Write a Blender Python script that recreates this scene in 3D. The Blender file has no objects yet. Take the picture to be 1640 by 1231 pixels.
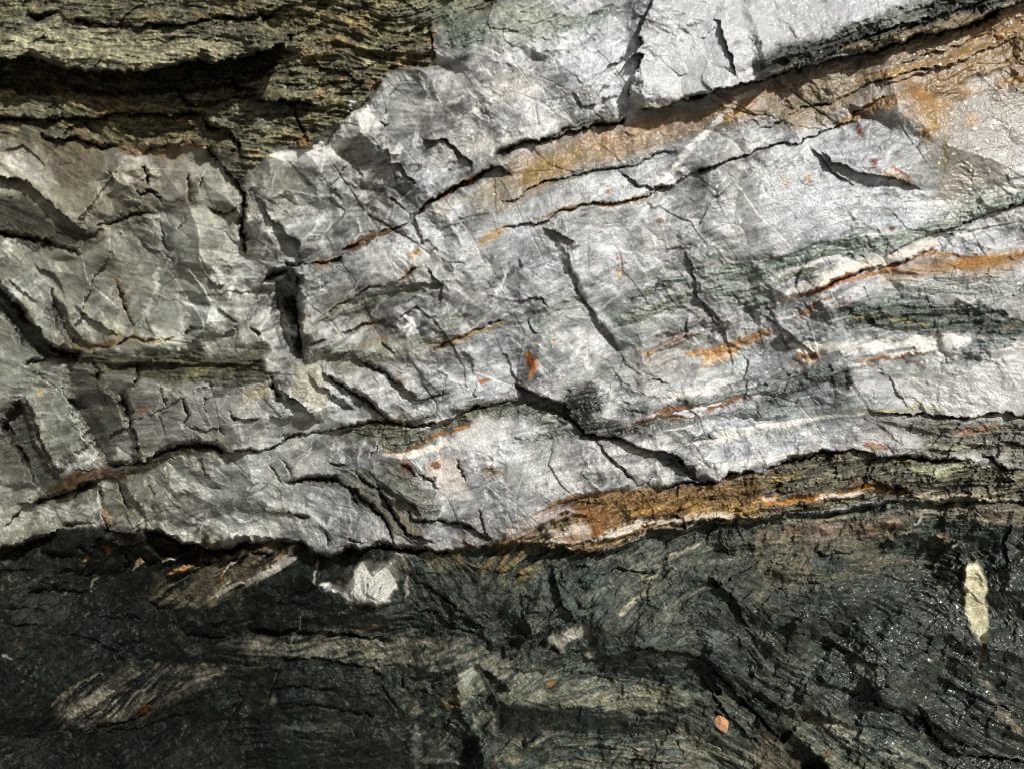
import bpy, math, random
import numpy as np
from mathutils import Vector, Euler

# ------------------------------------------------------------------ camera, light, exposure
scene = bpy.context.scene
COL = scene.collection
MM = 0.001                       # one unit of the working map = 1 mm of rock
D = 1.40                         # camera to wall
CAMZ = 1.45
cam_d = bpy.data.cameras.new("camera")
cam = bpy.data.objects.new("camera", cam_d); COL.objects.link(cam)
cam.location = (0, -D, CAMZ); cam.rotation_euler = (math.pi/2, 0, 0)
cam_d.sensor_width = 36; cam_d.lens = 36*D/1.64
cam_d.clip_start = 0.02; cam_d.clip_end = 200
cam_d.dof.use_dof = True; cam_d.dof.focus_distance = D+0.02; cam_d.dof.aperture_fstop = 8.0
scene.camera = cam

SUN = Vector((0.38, -0.76, 0.46)).normalized()
world = bpy.data.worlds.new("World"); scene.world = world; world.use_nodes = True
wn = world.node_tree; bg = wn.nodes["Background"]
sky = wn.nodes.new("ShaderNodeTexSky"); sky.sky_type = 'NISHITA'; sky.sun_disc = False
sky.sun_elevation = math.asin(SUN.z); sky.sun_rotation = math.atan2(SUN.x, SUN.y)
sky.air_density = 1.0; sky.dust_density = 2.5
wn.links.new(sky.outputs[0], bg.inputs[0]); bg.inputs[1].default_value = 0.05
sl = bpy.data.lights.new("sun", 'SUN'); sl.energy = 4.3; sl.angle = math.radians(1.2); sl.color = (1.0, 0.99, 0.95)
so = bpy.data.objects.new("sun", sl); COL.objects.link(so); so.location = SUN*5
so.rotation_euler = SUN.to_track_quat('Z', 'Y').to_euler()
scene.view_settings.view_transform = 'Standard'; scene.view_settings.look = 'None'
scene.cycles.pixel_filter_type = 'BLACKMAN_HARRIS'; scene.cycles.filter_width = 1.0
scene.view_settings.exposure = -0.16; scene.view_settings.gamma = 1.0

# ------------------------------------------------------------------ working raster (mm on the wall, y down)
STEP = 1.25
X0, X1, Y0, Y1 = -340, 1960, -260, 1500
xs = np.arange(X0, X1, STEP, dtype=np.float32); ys = np.arange(Y0, Y1, STEP, dtype=np.float32)
NX, NY = len(xs), len(ys)
X, Y = np.meshgrid(xs, ys)
f32 = np.float32

def lattice(seed, n=256):
    return np.random.default_rng(seed).random((n, n), dtype=np.float32)
def vnoise(x, y, seed):
    g = lattice(seed)
    xi = np.floor(x); yi = np.floor(y); fx = x-xi; fy = y-yi
    xi = xi.astype(np.int32) & 255; yi = yi.astype(np.int32) & 255
    x2 = (xi+1) & 255; y2 = (yi+1) & 255
    fx = fx*fx*(3-2*fx); fy = fy*fy*(3-2*fy)
    a = g[yi, xi]; b = g[yi, x2]; c = g[y2, xi]; d = g[y2, x2]
    return ((a+(b-a)*fx)*(1-fy)+(c+(d-c)*fx)*fy)*2-1
def fbm(x, y, sc, seed, octv=4, gain=0.5):
    out = 0; amp = 1; tot = 0
    for o in range(octv):
        ca, sa = math.cos(0.6*o+seed), math.sin(0.6*o+seed)
        out = out+amp*vnoise((x*ca-y*sa)/sc+17.3*o+3*seed, (x*sa+y*ca)/sc+9.1*o+seed, seed*13+o)
        tot += amp; amp *= gain; sc *= 0.5
    return (out/tot).astype(f32)
def ridged(x, y, sc, seed, octv=4):
    out = 0; amp = 1
    for o in range(octv):
        out = out+amp*(1-np.abs(vnoise(x/sc+5*o+seed, y/sc+3*o, seed*7+o))*2); amp *= 0.5; sc *= 0.5
    return (out*0.5).astype(f32)
def cells(x, y, sc, seed, ang=0.0, asp=1.0, tilt=0.3, off=0.0):
    """broken-stone facets: every cell a plane of its own; returns height, edge distance, id value"""
    ca, sa = math.cos(ang), math.sin(ang)
    u = (x*ca+y*sa)/(sc*asp); v = (-x*sa+y*ca)/sc
    ui = np.floor(u); vi = np.floor(v)
    gx, gy = lattice(seed), lattice(seed+1); ta, tb, oc = lattice(seed+2), lattice(seed+3), lattice(seed+4)
    b1 = np.full(u.shape, 9, f32); b2 = np.full(u.shape, 9, f32); h = np.zeros(u.shape, f32); cid = np.zeros(u.shape, f32)
    for j in (-1, 0, 1):
        for i in (-1, 0, 1):
            cu = (ui+i).astype(np.int32); cv = (vi+j).astype(np.int32)
            a = cu & 255; b = cv & 255
            du = u-(cu+gx[b, a]); dv = v-(cv+gy[b, a])
            d = du*du+dv*dv
            hh = tilt*sc*((ta[b, a]*2-1)*du*asp+(tb[b, a]*2-1)*dv)+off*(oc[b, a]-0.5)*2
            near = d < b1
            b2 = np.where(near, b1, np.minimum(b2, d)); h = np.where(near, hh, h); cid = np.where(near, oc[b, a], cid)
            b1 = np.where(near, d, b1)
    return h.astype(f32), (np.sqrt(b2)-np.sqrt(b1)).astype(f32), cid
def facets(x, y, sc, seed, ang=0.0, asp=1.0, tilt=0.3, skew=0.35):
    """continuous flat broken faces meeting in sharp edges: heights on a jumbled lattice joined by planes"""
    ca, sa = math.cos(ang), math.sin(ang)
    u = (x*ca+y*sa)/(sc*asp); v = (-x*sa+y*ca)/sc
    jx = vnoise(u*0.9+seed, v*0.9, seed+7)*skew; jy = vnoise(u*0.9, v*0.9+seed, seed+8)*skew
    u = u+jx; v = v+jy
    k = (u+v)*0.36602540; u2 = u+k; v2 = v+k
    ui = np.floor(u2); vi = np.floor(v2); fu = u2-ui; fv = v2-vi
    g = lattice(seed); t = lattice(seed+1)
    a = ui.astype(np.int32) & 255; b = vi.astype(np.int32) & 255; a1 = (a+1) & 255; b1 = (b+1) & 255
    lowr = fu > fv
    h00 = g[b, a]; h11 = g[b1, a1]; hm = np.where(lowr, g[b, a1], g[b1, a])
    big = np.maximum(fu, fv); sml = np.minimum(fu, fv)
    h = h00*(1-big)+hm*(big-sml)+h11*sml
    cid = np.where(lowr, t[b, a], t[b1, a])
    return ((h-0.5)*2*tilt*sc).astype(f32), cid

def blur(a, n):
    for _ in range(n):
        a = (np.roll(a, 1, 0)+np.roll(a, -1, 0)+2*a)*0.25
        a = (np.roll(a, 1, 1)+np.roll(a, -1, 1)+2*a)*0.25
    return a
def sst(a, b, t):
    t = np.clip((t-a)/(b-a), 0, 1); return t*t*(3-2*t)

# edges of everything wander a little
WX = X+5*fbm(X, Y, 46, 3, 3)+7.0*fbm(X, Y, 15, 5, 4, 0.7)
WY = Y+5*fbm(X, Y, 46, 4, 3)+7.0*fbm(X, Y, 15, 6, 4, 0.7)

# ------------------------------------------------------------------ foliation: direction of the layering
ANG = """0,50,-3 300,70,-2 600,100,-10 300,180,-5 150,300,-32 60,420,-40 200,480,-10 300,590,0 100,780,22 600,560,20 700,700,18 900,250,20
1100,150,17 1400,100,18 1600,60,22 1300,480,20 1500,500,-3 1600,400,10 1250,560,20 1500,560,4 1000,640,10 1300,640,14 1500,700,-3 1250,780,9
1000,820,20 1450,800,3 1600,800,-4 900,860,10 300,930,30 420,910,28 150,1100,38 250,1120,38 400,1030,-2 600,1030,12 750,1050,24 560,920,60
700,930,-50 830,950,45 950,930,60 1050,950,40 1000,1090,-5 1000,1190,-3 1200,1000,-40 1150,1130,-40 1300,900,0 1400,1050,-35 1550,1150,-30
1600,950,-60 750,1150,50 500,1150,-10 760,60,30 850,120,28 480,690,15 600,790,-30 500,800,-20 900,700,15 820,690,20"""
cx = np.zeros_like(X); cy = np.zeros_like(X)
for w in ANG.split():
    a, b, t = map(float, w.split(','))
    wt = 1/(((X-a)**2+(Y-b)**2)+900)**1.6
    cx += wt*math.cos(2*math.radians(t)); cy += wt*math.sin(2*math.radians(t))
TH = 0.5*np.arctan2(cy, cx)+0.30*fbm(X, Y, 90, 21, 3)+0.35*fbm(X, Y, 24, 22, 3)
DX = np.cos(TH).astype(f32); DY = -np.sin(TH).astype(f32)
def lic(width, length, seed, sub=1):
    dx, dy = DX[::sub, ::sub], DY[::sub, ::sub]; st = STEP*sub
    n = vnoise(X[::sub, ::sub]/width, Y[::sub, ::sub]/width, seed)+0.5*vnoise(X[::sub, ::sub]/width*2.1, Y[::sub, ::sub]/width*2.1, seed+1)
    H, W = n.shape; acc = n.copy(); tot = 1.0
    jj, ii = np.meshgrid(np.arange(W, dtype=np.float32), np.arange(H, dtype=np.float32))
    ds = max(1.0, width*0.8/st); k = max(2, int(length/(ds*st)))
    for sg in (1, -1):
        pj, pi = jj.copy(), ii.copy()
        for s in range(k):
            a = np.clip(np.rint(pi), 0, H-1).astype(np.int32); b = np.clip(np.rint(pj), 0, W-1).astype(np.int32)
            pj += sg*dx[a, b]*ds; pi += sg*dy[a, b]*ds
            a = np.clip(np.rint(pi), 0, H-1).astype(np.int32); b = np.clip(np.rint(pj), 0, W-1).astype(np.int32)
            wgt = 1-(s+1)/(k+1); acc += n[a, b]*wgt; tot += wgt
    acc = acc-acc.mean(); acc /= acc.std()
    if sub > 1:
        acc = np.repeat(np.repeat(acc, sub, 0), sub, 1)[:NY, :NX]; acc = blur(acc, sub)
        if acc.shape != (NY, NX): acc = np.pad(acc, ((0, NY-acc.shape[0]), (0, NX-acc.shape[1])), mode='edge')
    return acc.astype(f32)
LF = lic(1.8, 8, 31); LM = lic(3.6, 20, 35); LC = lic(9, 60, 41, 2); LX = lic(24, 190, 47, 4); LB = lic(6, 150, 61, 2); LB2 = lic(9, 220, 67, 2)

# ------------------------------------------------------------------ the map: traced lines and patches, tile by tile
# s amp reach side [crack_w crack_d] : a broken edge, one side standing proud      c w d : a crack
# t gx gy off feather : a facet leaning its own way       p r g b alpha feather schist : patch of another rock; some paint in shaded hollows, lit and shaded faces
# l r g b alpha width schist : streak                      o r g b alpha radius : spot
MAP = """TILE A
s 110 90 L 6 14|-300,285 0,275 30,272 150,280 200,290 320,320 450,345 600,340 720,330 800,318 900,295 1010,290 1120,270 1231,240 1310,205 1330,180
s 14 30 L 4 10|300,90 360,95 480,110 600,118 760,112 900,105 1040,88 1130,90 1231,80 1380,20
c 7 24|100,70 170,80 230,70 300,45
s 12 40 R|330,95 290,60 300,-60
s 30 50 L 4 8|-300,565 0,560 100,560 190,555 400,550 520,540 600,530 760,530 900,535 970,520
s 24 30 L 4 10|190,590 210,640 350,650 460,680 560,690
s 14 30 L 3 6|830,380 840,440 880,490 960,490 1060,460 1231,440
s 30 50 L 5 12|1110,300 1090,340 1090,380 1110,400 1180,420 1231,435
s 22 60 L 4 10|970,520 960,560 990,600 1080,610 1120,680 1140,760
c 3 7|560,700 640,740 740,690 880,680
s 34 60 L|-200,790 0,820 130,850 180,910 260,970 350,1060 400,1090
s 8 40 L|0,720 120,670 180,740 240,800
c 3.5 10|400,1090 480,1060 560,1030 640,1010 740,990
s 18 50 L 4 10|-200,1060 0,1090 120,1120 200,1130 300,1160 400,1195
s 10 30 L 2.5 6|740,1000 760,1060 770,1110 800,1190
s 8 30 L|650,1110 700,1160 760,1190
s 8 30 L 2.5 6|880,800 890,860 880,900 900,960
s 8 30 R|400,930 480,850 560,810
s 18 60 L 4 14|960,680 1030,760 1100,830 1150,900 1150,950 1140,1000 1140,1080 1160,1120 1150,1231
s 8 30 L 2 5|620,880 660,920 700,900 760,920 770,980
t 0.2 -0.2 0 3|560,930 700,960 740,1000 640,1000 560,1020
c 2 5|830,1100 870,1040 850,1000
p 0.24 0.20 0.14 0.45 20 0.1|-100,650 180,660 560,700 900,690 960,760 850,900 600,1000 350,1060 180,900 0,820 -100,820
p 0.20 0.17 0.12 0.6 16 0.3|-100,900 150,930 330,1060 520,1050 640,1020 720,1050 500,1120 400,1190 200,1140 -100,1090
p 0.52 0.49 0.43 0.7 8 -|0,740 100,690 180,760 260,860 160,880 60,820 0,810
p 0.29 0.275 0.185 0.8 14 1|40,180 200,80 420,120 700,160 1000,200 1231,180 1231,240 900,290 600,330 320,310 150,270 20,260
p 0.20 0.13 0.06 0.5 14 1|380,420 560,440 620,520 480,530 400,500
p 0.26 0.16 0.08 0.5 10 -|380,640 560,690 880,670 930,720 800,740 600,730
o 0.22 0.09 0.04 0.7 6|830,690
p 0.16 0.15 0.09 0.5 10 1|560,560 900,570 960,650 700,690 580,650
p 0.10 0.11 0.09 0.5 16 1|620,440 760,370 850,400 880,500 700,520
TILE B
s 30 60 L 4 10|-10,272 80,235 150,205 170,180
s 8 30 L 2 6|170,180 210,160 180,230
s 28 45 L 4 12|-10,460 100,475 220,485 320,490
c 4 10|205,490 220,560 260,640 280,690
s 12 40 L 2 5|290,230 320,320 420,330 500,380 560,375
s 6 30 L 2 5|540,240 600,270 700,280
c 6 9|300,700 350,680 420,570 480,520 560,470 620,380 650,340
s 14 40 L 3 9|865,110 860,180 870,250 855,300
c 2.5 7|720,250 730,300 820,320
s 8 25 L 2 6|705,150 740,160 800,120 860,110
s 16 80 L|650,640 660,770 710,775 780,850 810,840
s 16 70 L|790,620 860,660 930,670 990,720 1040,760 1040,830
c 2 5|600,560 640,590 670,580
c 2 5|630,490 650,530
t 0.5 -0.1 0 2|840,320 890,380 890,470 860,550 840,450
t 0.28 -0.15 0 3|570,680 640,640 660,770 640,800 500,730
t 0.1 -0.1 0 2|660,650 790,620 930,680 980,750 800,840 720,780 670,760
t 0.25 -0.35 -3 2|940,790 990,730 1030,770 1030,830 980,840
t 0.2 -0.1 0 3|660,440 800,350 840,460 800,560 730,490
s 24 80 L 4 14|740,1010 780,990 860,940 940,890 1040,840 1130,790 1180,780 1235,830
c 3.5 9|400,1200 470,1160 560,1110 640,1080 740,1050 760,1010
s 14 60 L|760,1010 790,1060 800,1130 820,1150
s 16 60 L|30,900 80,970 100,1030 150,1050 230,1150 250,1240
s 8 40 R|170,930 210,1000 240,1080 270,1120
t 0.22 -0.15 0 3|260,940 320,900 420,930 430,1010 330,1100
t 0.15 0.05 2 2|330,1120 410,1030 500,1010 530,1080 470,1150 400,1180
s 9 30 L|370,870 440,940
s 8 40 L|490,730 530,830 550,900
s 8 30 L 2 5|650,930 720,960 760,1000
s 8 40 R|520,640 570,620 600,560
c 2 5|230,1200 280,1130 330,1120
s 9 40 L|360,880 400,850 470,760
l 0.66 0.65 0.62 0.8 22 0.05|110,710 280,720 400,640 500,540 600,480
p 0.66 0.65 0.62 0.7 10 0.05|100,700 280,715 340,690 480,540 580,510 600,590 480,640 380,760 200,760
l 0.16 0.09 0.04 0.8 12 0.5|400,1200 470,1160 560,1110 640,1080 740,1060
l 0.20 0.10 0.04 0.8 9 0.6|830,960 940,900 1040,850 1130,800
l 0.40 0.24 0.08 0.5 8 -|740,1190 800,1185
p 0.34 0.28 0.18 0.45 16 -|830,970 1000,920 1150,830 1231,860 1231,940 1080,1010 1000,960 900,1040
l 0.36 0.24 0.09 0.7 9 -|1080,1140 1150,1090 1231,1040
p 0.20 0.22 0.17 0.6 16 0.5|700,20 860,10 1080,40 1130,120 1080,220 960,230 920,150 870,140 740,140
p 0.10 0.13 0.10 0.6 12 0.6|870,60 980,90 1090,80 1120,180 1000,230 920,150
o 0.34 0.18 0.05 0.5 12|250,650
TILE C
s 34 110 L 3 10|750,-60 720,20 690,80 660,170 680,190 640,240 680,260 620,400 615,510
s 50 120 L 6 24|615,505 680,500 770,505 870,465 1000,430 1100,400 1231,370 1330,345
c 5 14|600,240 640,250 690,262
s 18 60 L 4 12|-20,730 60,690 150,665 240,650 300,630 400,600 470,575 560,570 620,530
s 10 30 R 2.5 7|600,230 560,280 500,300 500,340 540,350
s 12 40 R|520,390 490,410 460,490 380,510
t 0.35 -0.3 -10 3|490,480 560,450 610,470 612,520 560,560 480,545
t 0.25 -0.1 0 3|500,420 560,340 660,280 640,380 600,430
s 18 80 L|990,90 1040,100 1050,160 1090,260 1110,340 1120,370
t 0.22 0.0 0 4|880,120 990,90 1050,160 1100,330 1000,300 950,200
s 7 40 L 2.5 7|-10,930 60,940 130,900 230,850 330,835 440,810 540,790 650,770 720,730 780,710 870,715
s 9 40 L 2.5 6|-10,1075 120,1050 230,1030 290,990 400,970 500,950 620,940 740,900 830,850 950,800
s 14 50 L 4 15|900,830 950,800 1070,760 1231,705 1260,700
s 9 50 L 2 4|550,790 600,840 720,895 790,880 830,850
t 0.5 -0.3 0 3|220,1070 300,1090 370,1150 320,1180 340,1290 300,1290 250,1130
s 16 60 L|205,1055 290,1100 375,1150
s 6 30 L|690,930 720,1000
s 5 25 L|770,1165 830,1160 900,1150
s 7 40 R|930,1080 980,1000 1000,940
s 6 40 R|1100,840 1060,900 980,960
s 7 50 L|330,420 390,500 420,500
s 7 30 R|240,540 300,500 380,500
p 0.28 0.21 0.135 0.75 18 0.25|-20,780 250,650 620,570 850,510 1231,390 1231,560 900,640 700,720 450,780 200,860 -20,940
p 0.40 0.26 0.10 0.6 12 0.3|100,800 200,740 330,720 380,770 250,830 120,900
p 0.42 0.27 0.15 0.5 14 -|380,680 500,620 700,570 760,600 640,680 480,730
l 0.40 0.24 0.08 0.6 18 -|1000,590 1120,530 1231,450
p 0.08 0.085 0.055 0.9 6 0.8|-20,710 150,655 300,600 480,545 560,550 560,575 350,615 150,685 -20,740
l 0.14 0.15 0.12 0.75 8 0.5|230,850 330,830 540,785 720,730
p 0.26 0.28 0.23 0.75 16 0.4|-20,-20 200,0 420,90 380,150 250,150 150,180 -20,160
l 0.13 0.17 0.13 0.6 14 0.4|250,140 400,110 480,60 560,10
p 0.33 0.35 0.35 0.55 10 0.3|600,750 870,670 1231,570 1231,630 900,720 700,770
l 0.70 0.69 0.66 0.8 9 0.1|740,890 860,740 960,630 1090,500 1200,410
o 0.20 0.07 0.02 0.9 4|755,1033
o 0.25 0.10 0.02 0.9 5|560,1215
o 0.35 0.14 0.02 0.8 6|510,895
l 0.30 0.16 0.05 0.7 4 -|120,1050 230,1030 290,990 400,970 560,945
p 0.44 0.445 0.455 0.7 14 0|720,0 1231,-20 1231,250 1100,330 1000,420 800,480 620,500 660,300 690,180
l 0.5 0.38 0.2 0.7 8 -|630,500 700,490 780,495 870,455
o 0.2 0.2 0.2 0.6 6|990,190
o 0.2 0.2 0.2 0.6 7|1120,210
p 0.40 0.35 0.30 0.5 20 -|0,360 150,330 200,420 140,480 0,460
l 0.25 0.28 0.26 0.7 8 -|0,1150 60,1140
TILE D
s 46 110 L 6 24|-20,380 100,350 250,300 380,265 480,240 620,205 760,170 880,150 1000,105 1100,50 1231,0 1500,-110
s 12 50 L 3 6|200,320 330,240 480,170 700,110 900,60 1100,-20
s 7 40 L 3 7|-20,610 100,560 200,495 330,480 400,450 480,410 600,370 750,330 950,300
s 9 40 L 3 9|-20,715 100,660 170,665 240,640 400,580 430,530 600,440
s 15 90 L|270,700 330,760 420,800 500,815 620,835 760,890
s 10 60 L|220,690 290,750 390,850 470,870
t 0.2 -0.4 0 5|290,735 420,800 520,820 640,850 560,875 440,870 340,810
s 8 60 L|560,400 760,350 1000,260 1231,150
s 7 40 L|640,300 760,260 940,200 1100,130
t -0.1 0.25 0 20|300,620 560,560 760,640 780,860 600,820 450,790
p 0.44 0.445 0.455 0.7 14 0|-20,-20 700,-20 400,100 200,180 -20,270
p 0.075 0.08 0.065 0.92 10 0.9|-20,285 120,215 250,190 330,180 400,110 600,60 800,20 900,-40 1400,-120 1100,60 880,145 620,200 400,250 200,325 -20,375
l 0.24 0.19 0.11 0.6 16 0.8|330,240 620,180 860,130 1050,60
l 0.26 0.27 0.24 0.5 20 0.8|420,130 620,90 820,50
p 0.26 0.205 0.14 0.85 18 0.3|-20,400 300,310 620,225 1231,10 1700,-150 1700,250 1231,340 900,360 600,400 400,540 200,600 -20,560
p 0.28 0.18 0.08 0.7 20 0.3|760,260 1000,140 1231,20 1600,-80 1600,250 1231,330 900,340
p 0.28 0.25 0.21 0.75 30 0.1|800,440 1231,340 1700,250 1700,650 1231,700 1080,900 900,960 800,800
p 0.33 0.18 0.045 0.85 26 0.15|660,360 830,370 950,420 1040,420 1000,460 870,520 850,600 780,630 730,540 690,540
p 0.30 0.17 0.05 0.7 26 0.2|1080,350 1231,320 1400,300 1400,440 1100,430
p 0.36 0.22 0.08 0.7 16 0.15|400,570 430,510 560,440 660,430 640,500 480,550
o 0.16 0.03 0.008 0.95 8|450,620
o 0.14 0.03 0.008 0.95 8|530,768
o 0.16 0.05 0.01 0.95 7|890,650
o 0.25 0.08 0.02 0.8 9|580,485
o 0.35 0.2 0.06 0.7 14|980,560
o 0.35 0.2 0.06 0.6 8|130,855
o 0.35 0.2 0.06 0.6 8|230,845
o 0.18 0.06 0.01 0.9 4|615,1070
l 0.30 0.10 0.03 0.8 5 -|590,785 650,810 720,850
l 0.45 0.33 0.18 0.6 10 -|540,800 640,840 730,880
p 0.20 0.25 0.21 0.65 14 0.5|480,1160 700,1080 950,970 1231,880 1500,800 1500,880 1231,940 1000,1010 700,1120
p 0.24 0.25 0.25 0.5 14 0.3|0,740 130,700 300,760 320,860 200,810 60,830
s 10 40 L 3 8|560,1210 760,1110 860,1080 950,1040 1231,950 1500,860
l 0.40 0.36 0.28 0.7 16 0.4|700,1130 950,1010 1231,940
l 0.05 0.045 0.035 0.9 10 0.6|800,1150 880,1110 920,1080
w 0.7 30|250,230 620,170 1400,-50 1500,1000 900,950 600,450 350,420
w 0.45 40|-100,600 500,500 900,900 1300,900 1300,1250 -100,1250
TILE E
s 55 70 L 6 14|-250,60 0,170 60,240 110,300 170,360 250,450 330,490 400,490
s 16 40 L|240,210 280,280 330,390 390,470
s 12 40 L|150,30 180,90 250,110 290,170 310,240
s 12 40 L|30,130 80,180 130,210 180,270
s 8 40 L 2 4|520,130 570,200 600,300 620,390
s 18 50 L|330,240 400,310 470,350 530,390 550,420
s 6 40 R|880,90 960,200 1000,260
c 3.5 10|380,440 460,460 540,460 600,405 650,425 750,435 840,410 900,380 960,370
s 8 30 L|960,120 1010,160 1070,170
c 2.5 6|740,0 800,40 800,100
s 9 30 L 2.5 6|1000,260 1060,310 1110,350
s 9 30 R|1110,350 1150,310 1231,200
s 8 30 L|1100,350 1110,420 1120,470
c 3 8|1160,340 1200,380 1245,430
s 9 30 L|1040,430 1070,380 1110,350
s 9 30 R|900,380 960,310 1020,270
s 42 110 L|120,680 150,780 210,900 240,1000 285,1060
s 14 60 R|300,590 310,690 360,800 420,890 450,960 480,1005
s 12 30 L 3 8|110,540 170,520 250,490
c 3 7|180,560 210,600 260,650 310,690
c 2.5 6|20,680 90,690 150,690
t 0.4 -0.15 -10 4|315,690 400,720 440,850 490,960 430,900 350,780
t 0.35 -0.2 -6 5|330,560 440,560 480,680 560,700 560,740 420,740 330,680
s 14 40 L 4 12|580,640 600,760 640,900 650,970
s 10 40 L 3 8|440,500 460,560 470,660 520,720
s 12 50 L|430,780 480,880 480,960
s 20 40 L 4 12|470,1000 620,1000 720,970 780,940 900,910 1000,905 1040,935 1100,940 1231,932
s 10 30 R|700,1040 800,990 960,960 1040,945
s 28 50 L 4 12|60,1200 240,1165 340,1135 470,1085
s 10 30 L|340,1050 400,1040 470,1030
s 12 40 L 3 8|550,1060 580,1140 620,1231
s 12 40 L 3 8|465,1080 490,1160 500,1231
s 8 30 L 2.5 6|930,970 980,1060 1040,1140
c 2.5 6|770,1010 790,1100
s 14 40 L|690,1060 720,1150 710,1231
s 8 30 L 3 8|1050,740 1100,790 1150,800 1231,770
s 6 30 L 2 5|870,820 960,860 1030,830 1060,900
s 7 30 L|740,760 780,860 760,900
p 0.085 0.085 0.055 0.9 12 0.9|240,490 480,490 850,490 1050,500 1231,470 1231,620 1080,640 900,640 700,620 480,570 300,540
p 0.20 0.19 0.10 0.6 8 0.9|840,540 920,510 1040,560 960,600 860,610
p 0.12 0.12 0.09 0.6 14 0.8|80,580 200,520 320,560 300,620 180,640 60,680
p 0.10 0.095 0.075 0.85 10 0.7|320,560 480,580 580,700 600,760 430,740 330,690
p 0.25 0.24 0.22 0.6 14 0.3|600,680 1231,660 1231,900 900,900 720,940 640,900
p 0.07 0.06 0.04 0.92 6 0.9|470,1010 700,990 760,950 900,905 1010,900 1045,935 960,960 800,990 700,1040 480,1060
p 0.10 0.058 0.026 0.95 5 0.8|210,1120 340,1050 470,1030 620,1035 600,1080 470,1085 340,1132 230,1165
p 0.40 0.28 0.12 0.5 10 -|160,680 200,650 240,690 190,720
l 0.22 0.13 0.05 0.8 14 -|450,450 520,440 560,400
l 0.28 0.15 0.05 0.7 5 -|520,130 570,200 610,310
l 0.30 0.17 0.07 0.6 5 -|600,405 650,425 750,435 840,410
o 0.26 0.14 0.05 0.7 8|660,760
l 0.70 0.69 0.65 0.8 9 0|740,50 730,180 700,270 670,330 660,400
l 0.68 0.67 0.63 0.7 7 0|820,150 840,280 850,380 830,500
l 0.68 0.67 0.63 0.6 8 0|1130,80 1080,200 1070,290
p 0.20 0.19 0.17 0.6 20 0.4|0,650 120,700 200,900 230,1060 100,1231 -200,1231 -200,650
p 0.16 0.16 0.13 0.6 14 0.5|500,1090 700,1060 700,1231 500,1231
p 0.14 0.14 0.13 0.6 14 0.4|960,1190 1100,1170 1231,1180 1231,1231 960,1231
p 0.30 0.33 0.31 0.4 30 -|1000,980 1231,950 1231,1150 1060,1170
TILE F
s 52 150 L 7 26|195,80 235,150 215,250 240,330 235,420 245,460 245,540
s 14 30 L 5 16|40,150 110,120 200,85
s 10 40 L 3.5 10|130,60 200,80 260,70 400,50 480,10
t 0.18 0.0 0 6|0,200 130,130 230,180 230,400 50,420 0,360
s 10 40 L 3 8|0,350 50,420
s 8 40 R|0,330 60,260 130,180
c 3 8|245,460 300,455 360,430
c 3 5|360,430 390,400 450,395 540,350 640,330
s 6 40 L 2.5 6|360,320 400,270 480,230 560,180 680,150 760,90 820,70
s 15 60 L|810,60 870,130 905,170 890,240 870,285
t 0.15 -0.2 0 4|760,110 820,80 895,170 885,240 860,290 770,290
s 6 30 R|340,100 320,170 250,230
s 6 30 R|440,30 380,120 300,200
s 6 40 L 2.2 6|840,475 920,430 1000,400 1090,370 1150,340 1231,320
s 20 60 L 3 6|470,480 560,540 620,570 680,620 760,660 830,705
s 32 70 L 4 10|335,540 360,590 430,630 500,680 580,730 650,810
s 26 50 L|270,570 330,640 400,680 470,730 510,765
s 30 60 L|115,640 180,680 240,720 290,760 330,825
c 9 24|95,620 120,680 160,690
s 12 40 L|75,770 130,790 220,795
s 12 40 L|640,615 720,640 780,690 830,690 900,680 955,685
s 10 40 R|510,765 540,700 520,680
s 8 40 L|550,320 610,330 700,380
s 7 30 L|980,440 1040,520 1050,590
s 7 30 L|880,540 920,590 910,650
s 8 40 L|1070,620 1040,670 1080,700
s 6 30 L 2 5|600,420 650,460 690,510
s 12 40 L 4 10|-20,940 90,930 150,890 230,860 320,860 420,840 560,810 640,800 720,830 840,820 960,790 1060,750 1231,710
s 15 50 L 3 6|790,1030 860,1090 890,1140
c 4 11|960,980 1000,1060 1015,1165
c 3 8|690,990 760,1040 800,1060
s 12 30 R 5 14|200,1090 300,1080 400,1085 460,1130 490,1200 520,1250
c 4 10|460,1030 560,1110 680,1120 720,1140
c 2.5 6|80,940 100,1010 130,1060 150,1120
c 2.5 6|130,960 180,1020 210,1080
c 2.5 5|240,890 260,930
s 8 30 L 2.5 6|350,990 400,1020 450,1010
s 7 30 L 2.5 6|560,980 600,910 640,850
s 10 40 L 3 8|700,1150 760,1200 800,1250
p 0.36 0.33 0.23 0.5 8 0.2|190,560 260,520 340,540 350,620 370,700 360,760 280,720 200,660
p 0.42 0.36 0.22 0.6 8 0.3|0,640 90,620 100,650 40,690 -20,720
p 0.27 0.27 0.20 0.55 12 0.3|470,450 600,410 700,440 850,440 900,430 800,490 640,540 520,530
p 0.38 0.27 0.12 0.5 8 -|480,440 600,415 620,440 520,460
p 0.16 0.16 0.12 0.7 12 0.5|340,430 420,420 500,480 560,540 440,600 360,520
p 0.08 0.08 0.07 0.7 6 0.6|760,650 830,670 950,660 960,690 830,720
p 0.13 0.135 0.095 0.85 8 0.85|400,850 640,810 820,830 1000,780 1231,720 1231,790 1080,800 940,850 800,930 640,960 600,900 420,880
l 0.36 0.16 0.05 0.85 5 -|600,945 700,940 800,915 900,860 1000,830 1080,810
l 0.68 0.64 0.57 0.85 10 0.1|600,965 760,950 870,930 980,890 1060,850
p 0.46 0.41 0.36 0.7 8 0.15|800,1040 830,990 900,960 960,980 1000,1060 1010,1150 900,1150 850,1090
p 0.15 0.15 0.125 0.75 14 0.7|420,1030 560,1010 700,990 800,1060 880,1160 900,1250 500,1250 450,1100
o 0.4 0.13 0.02 0.9 5|1090,620
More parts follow.
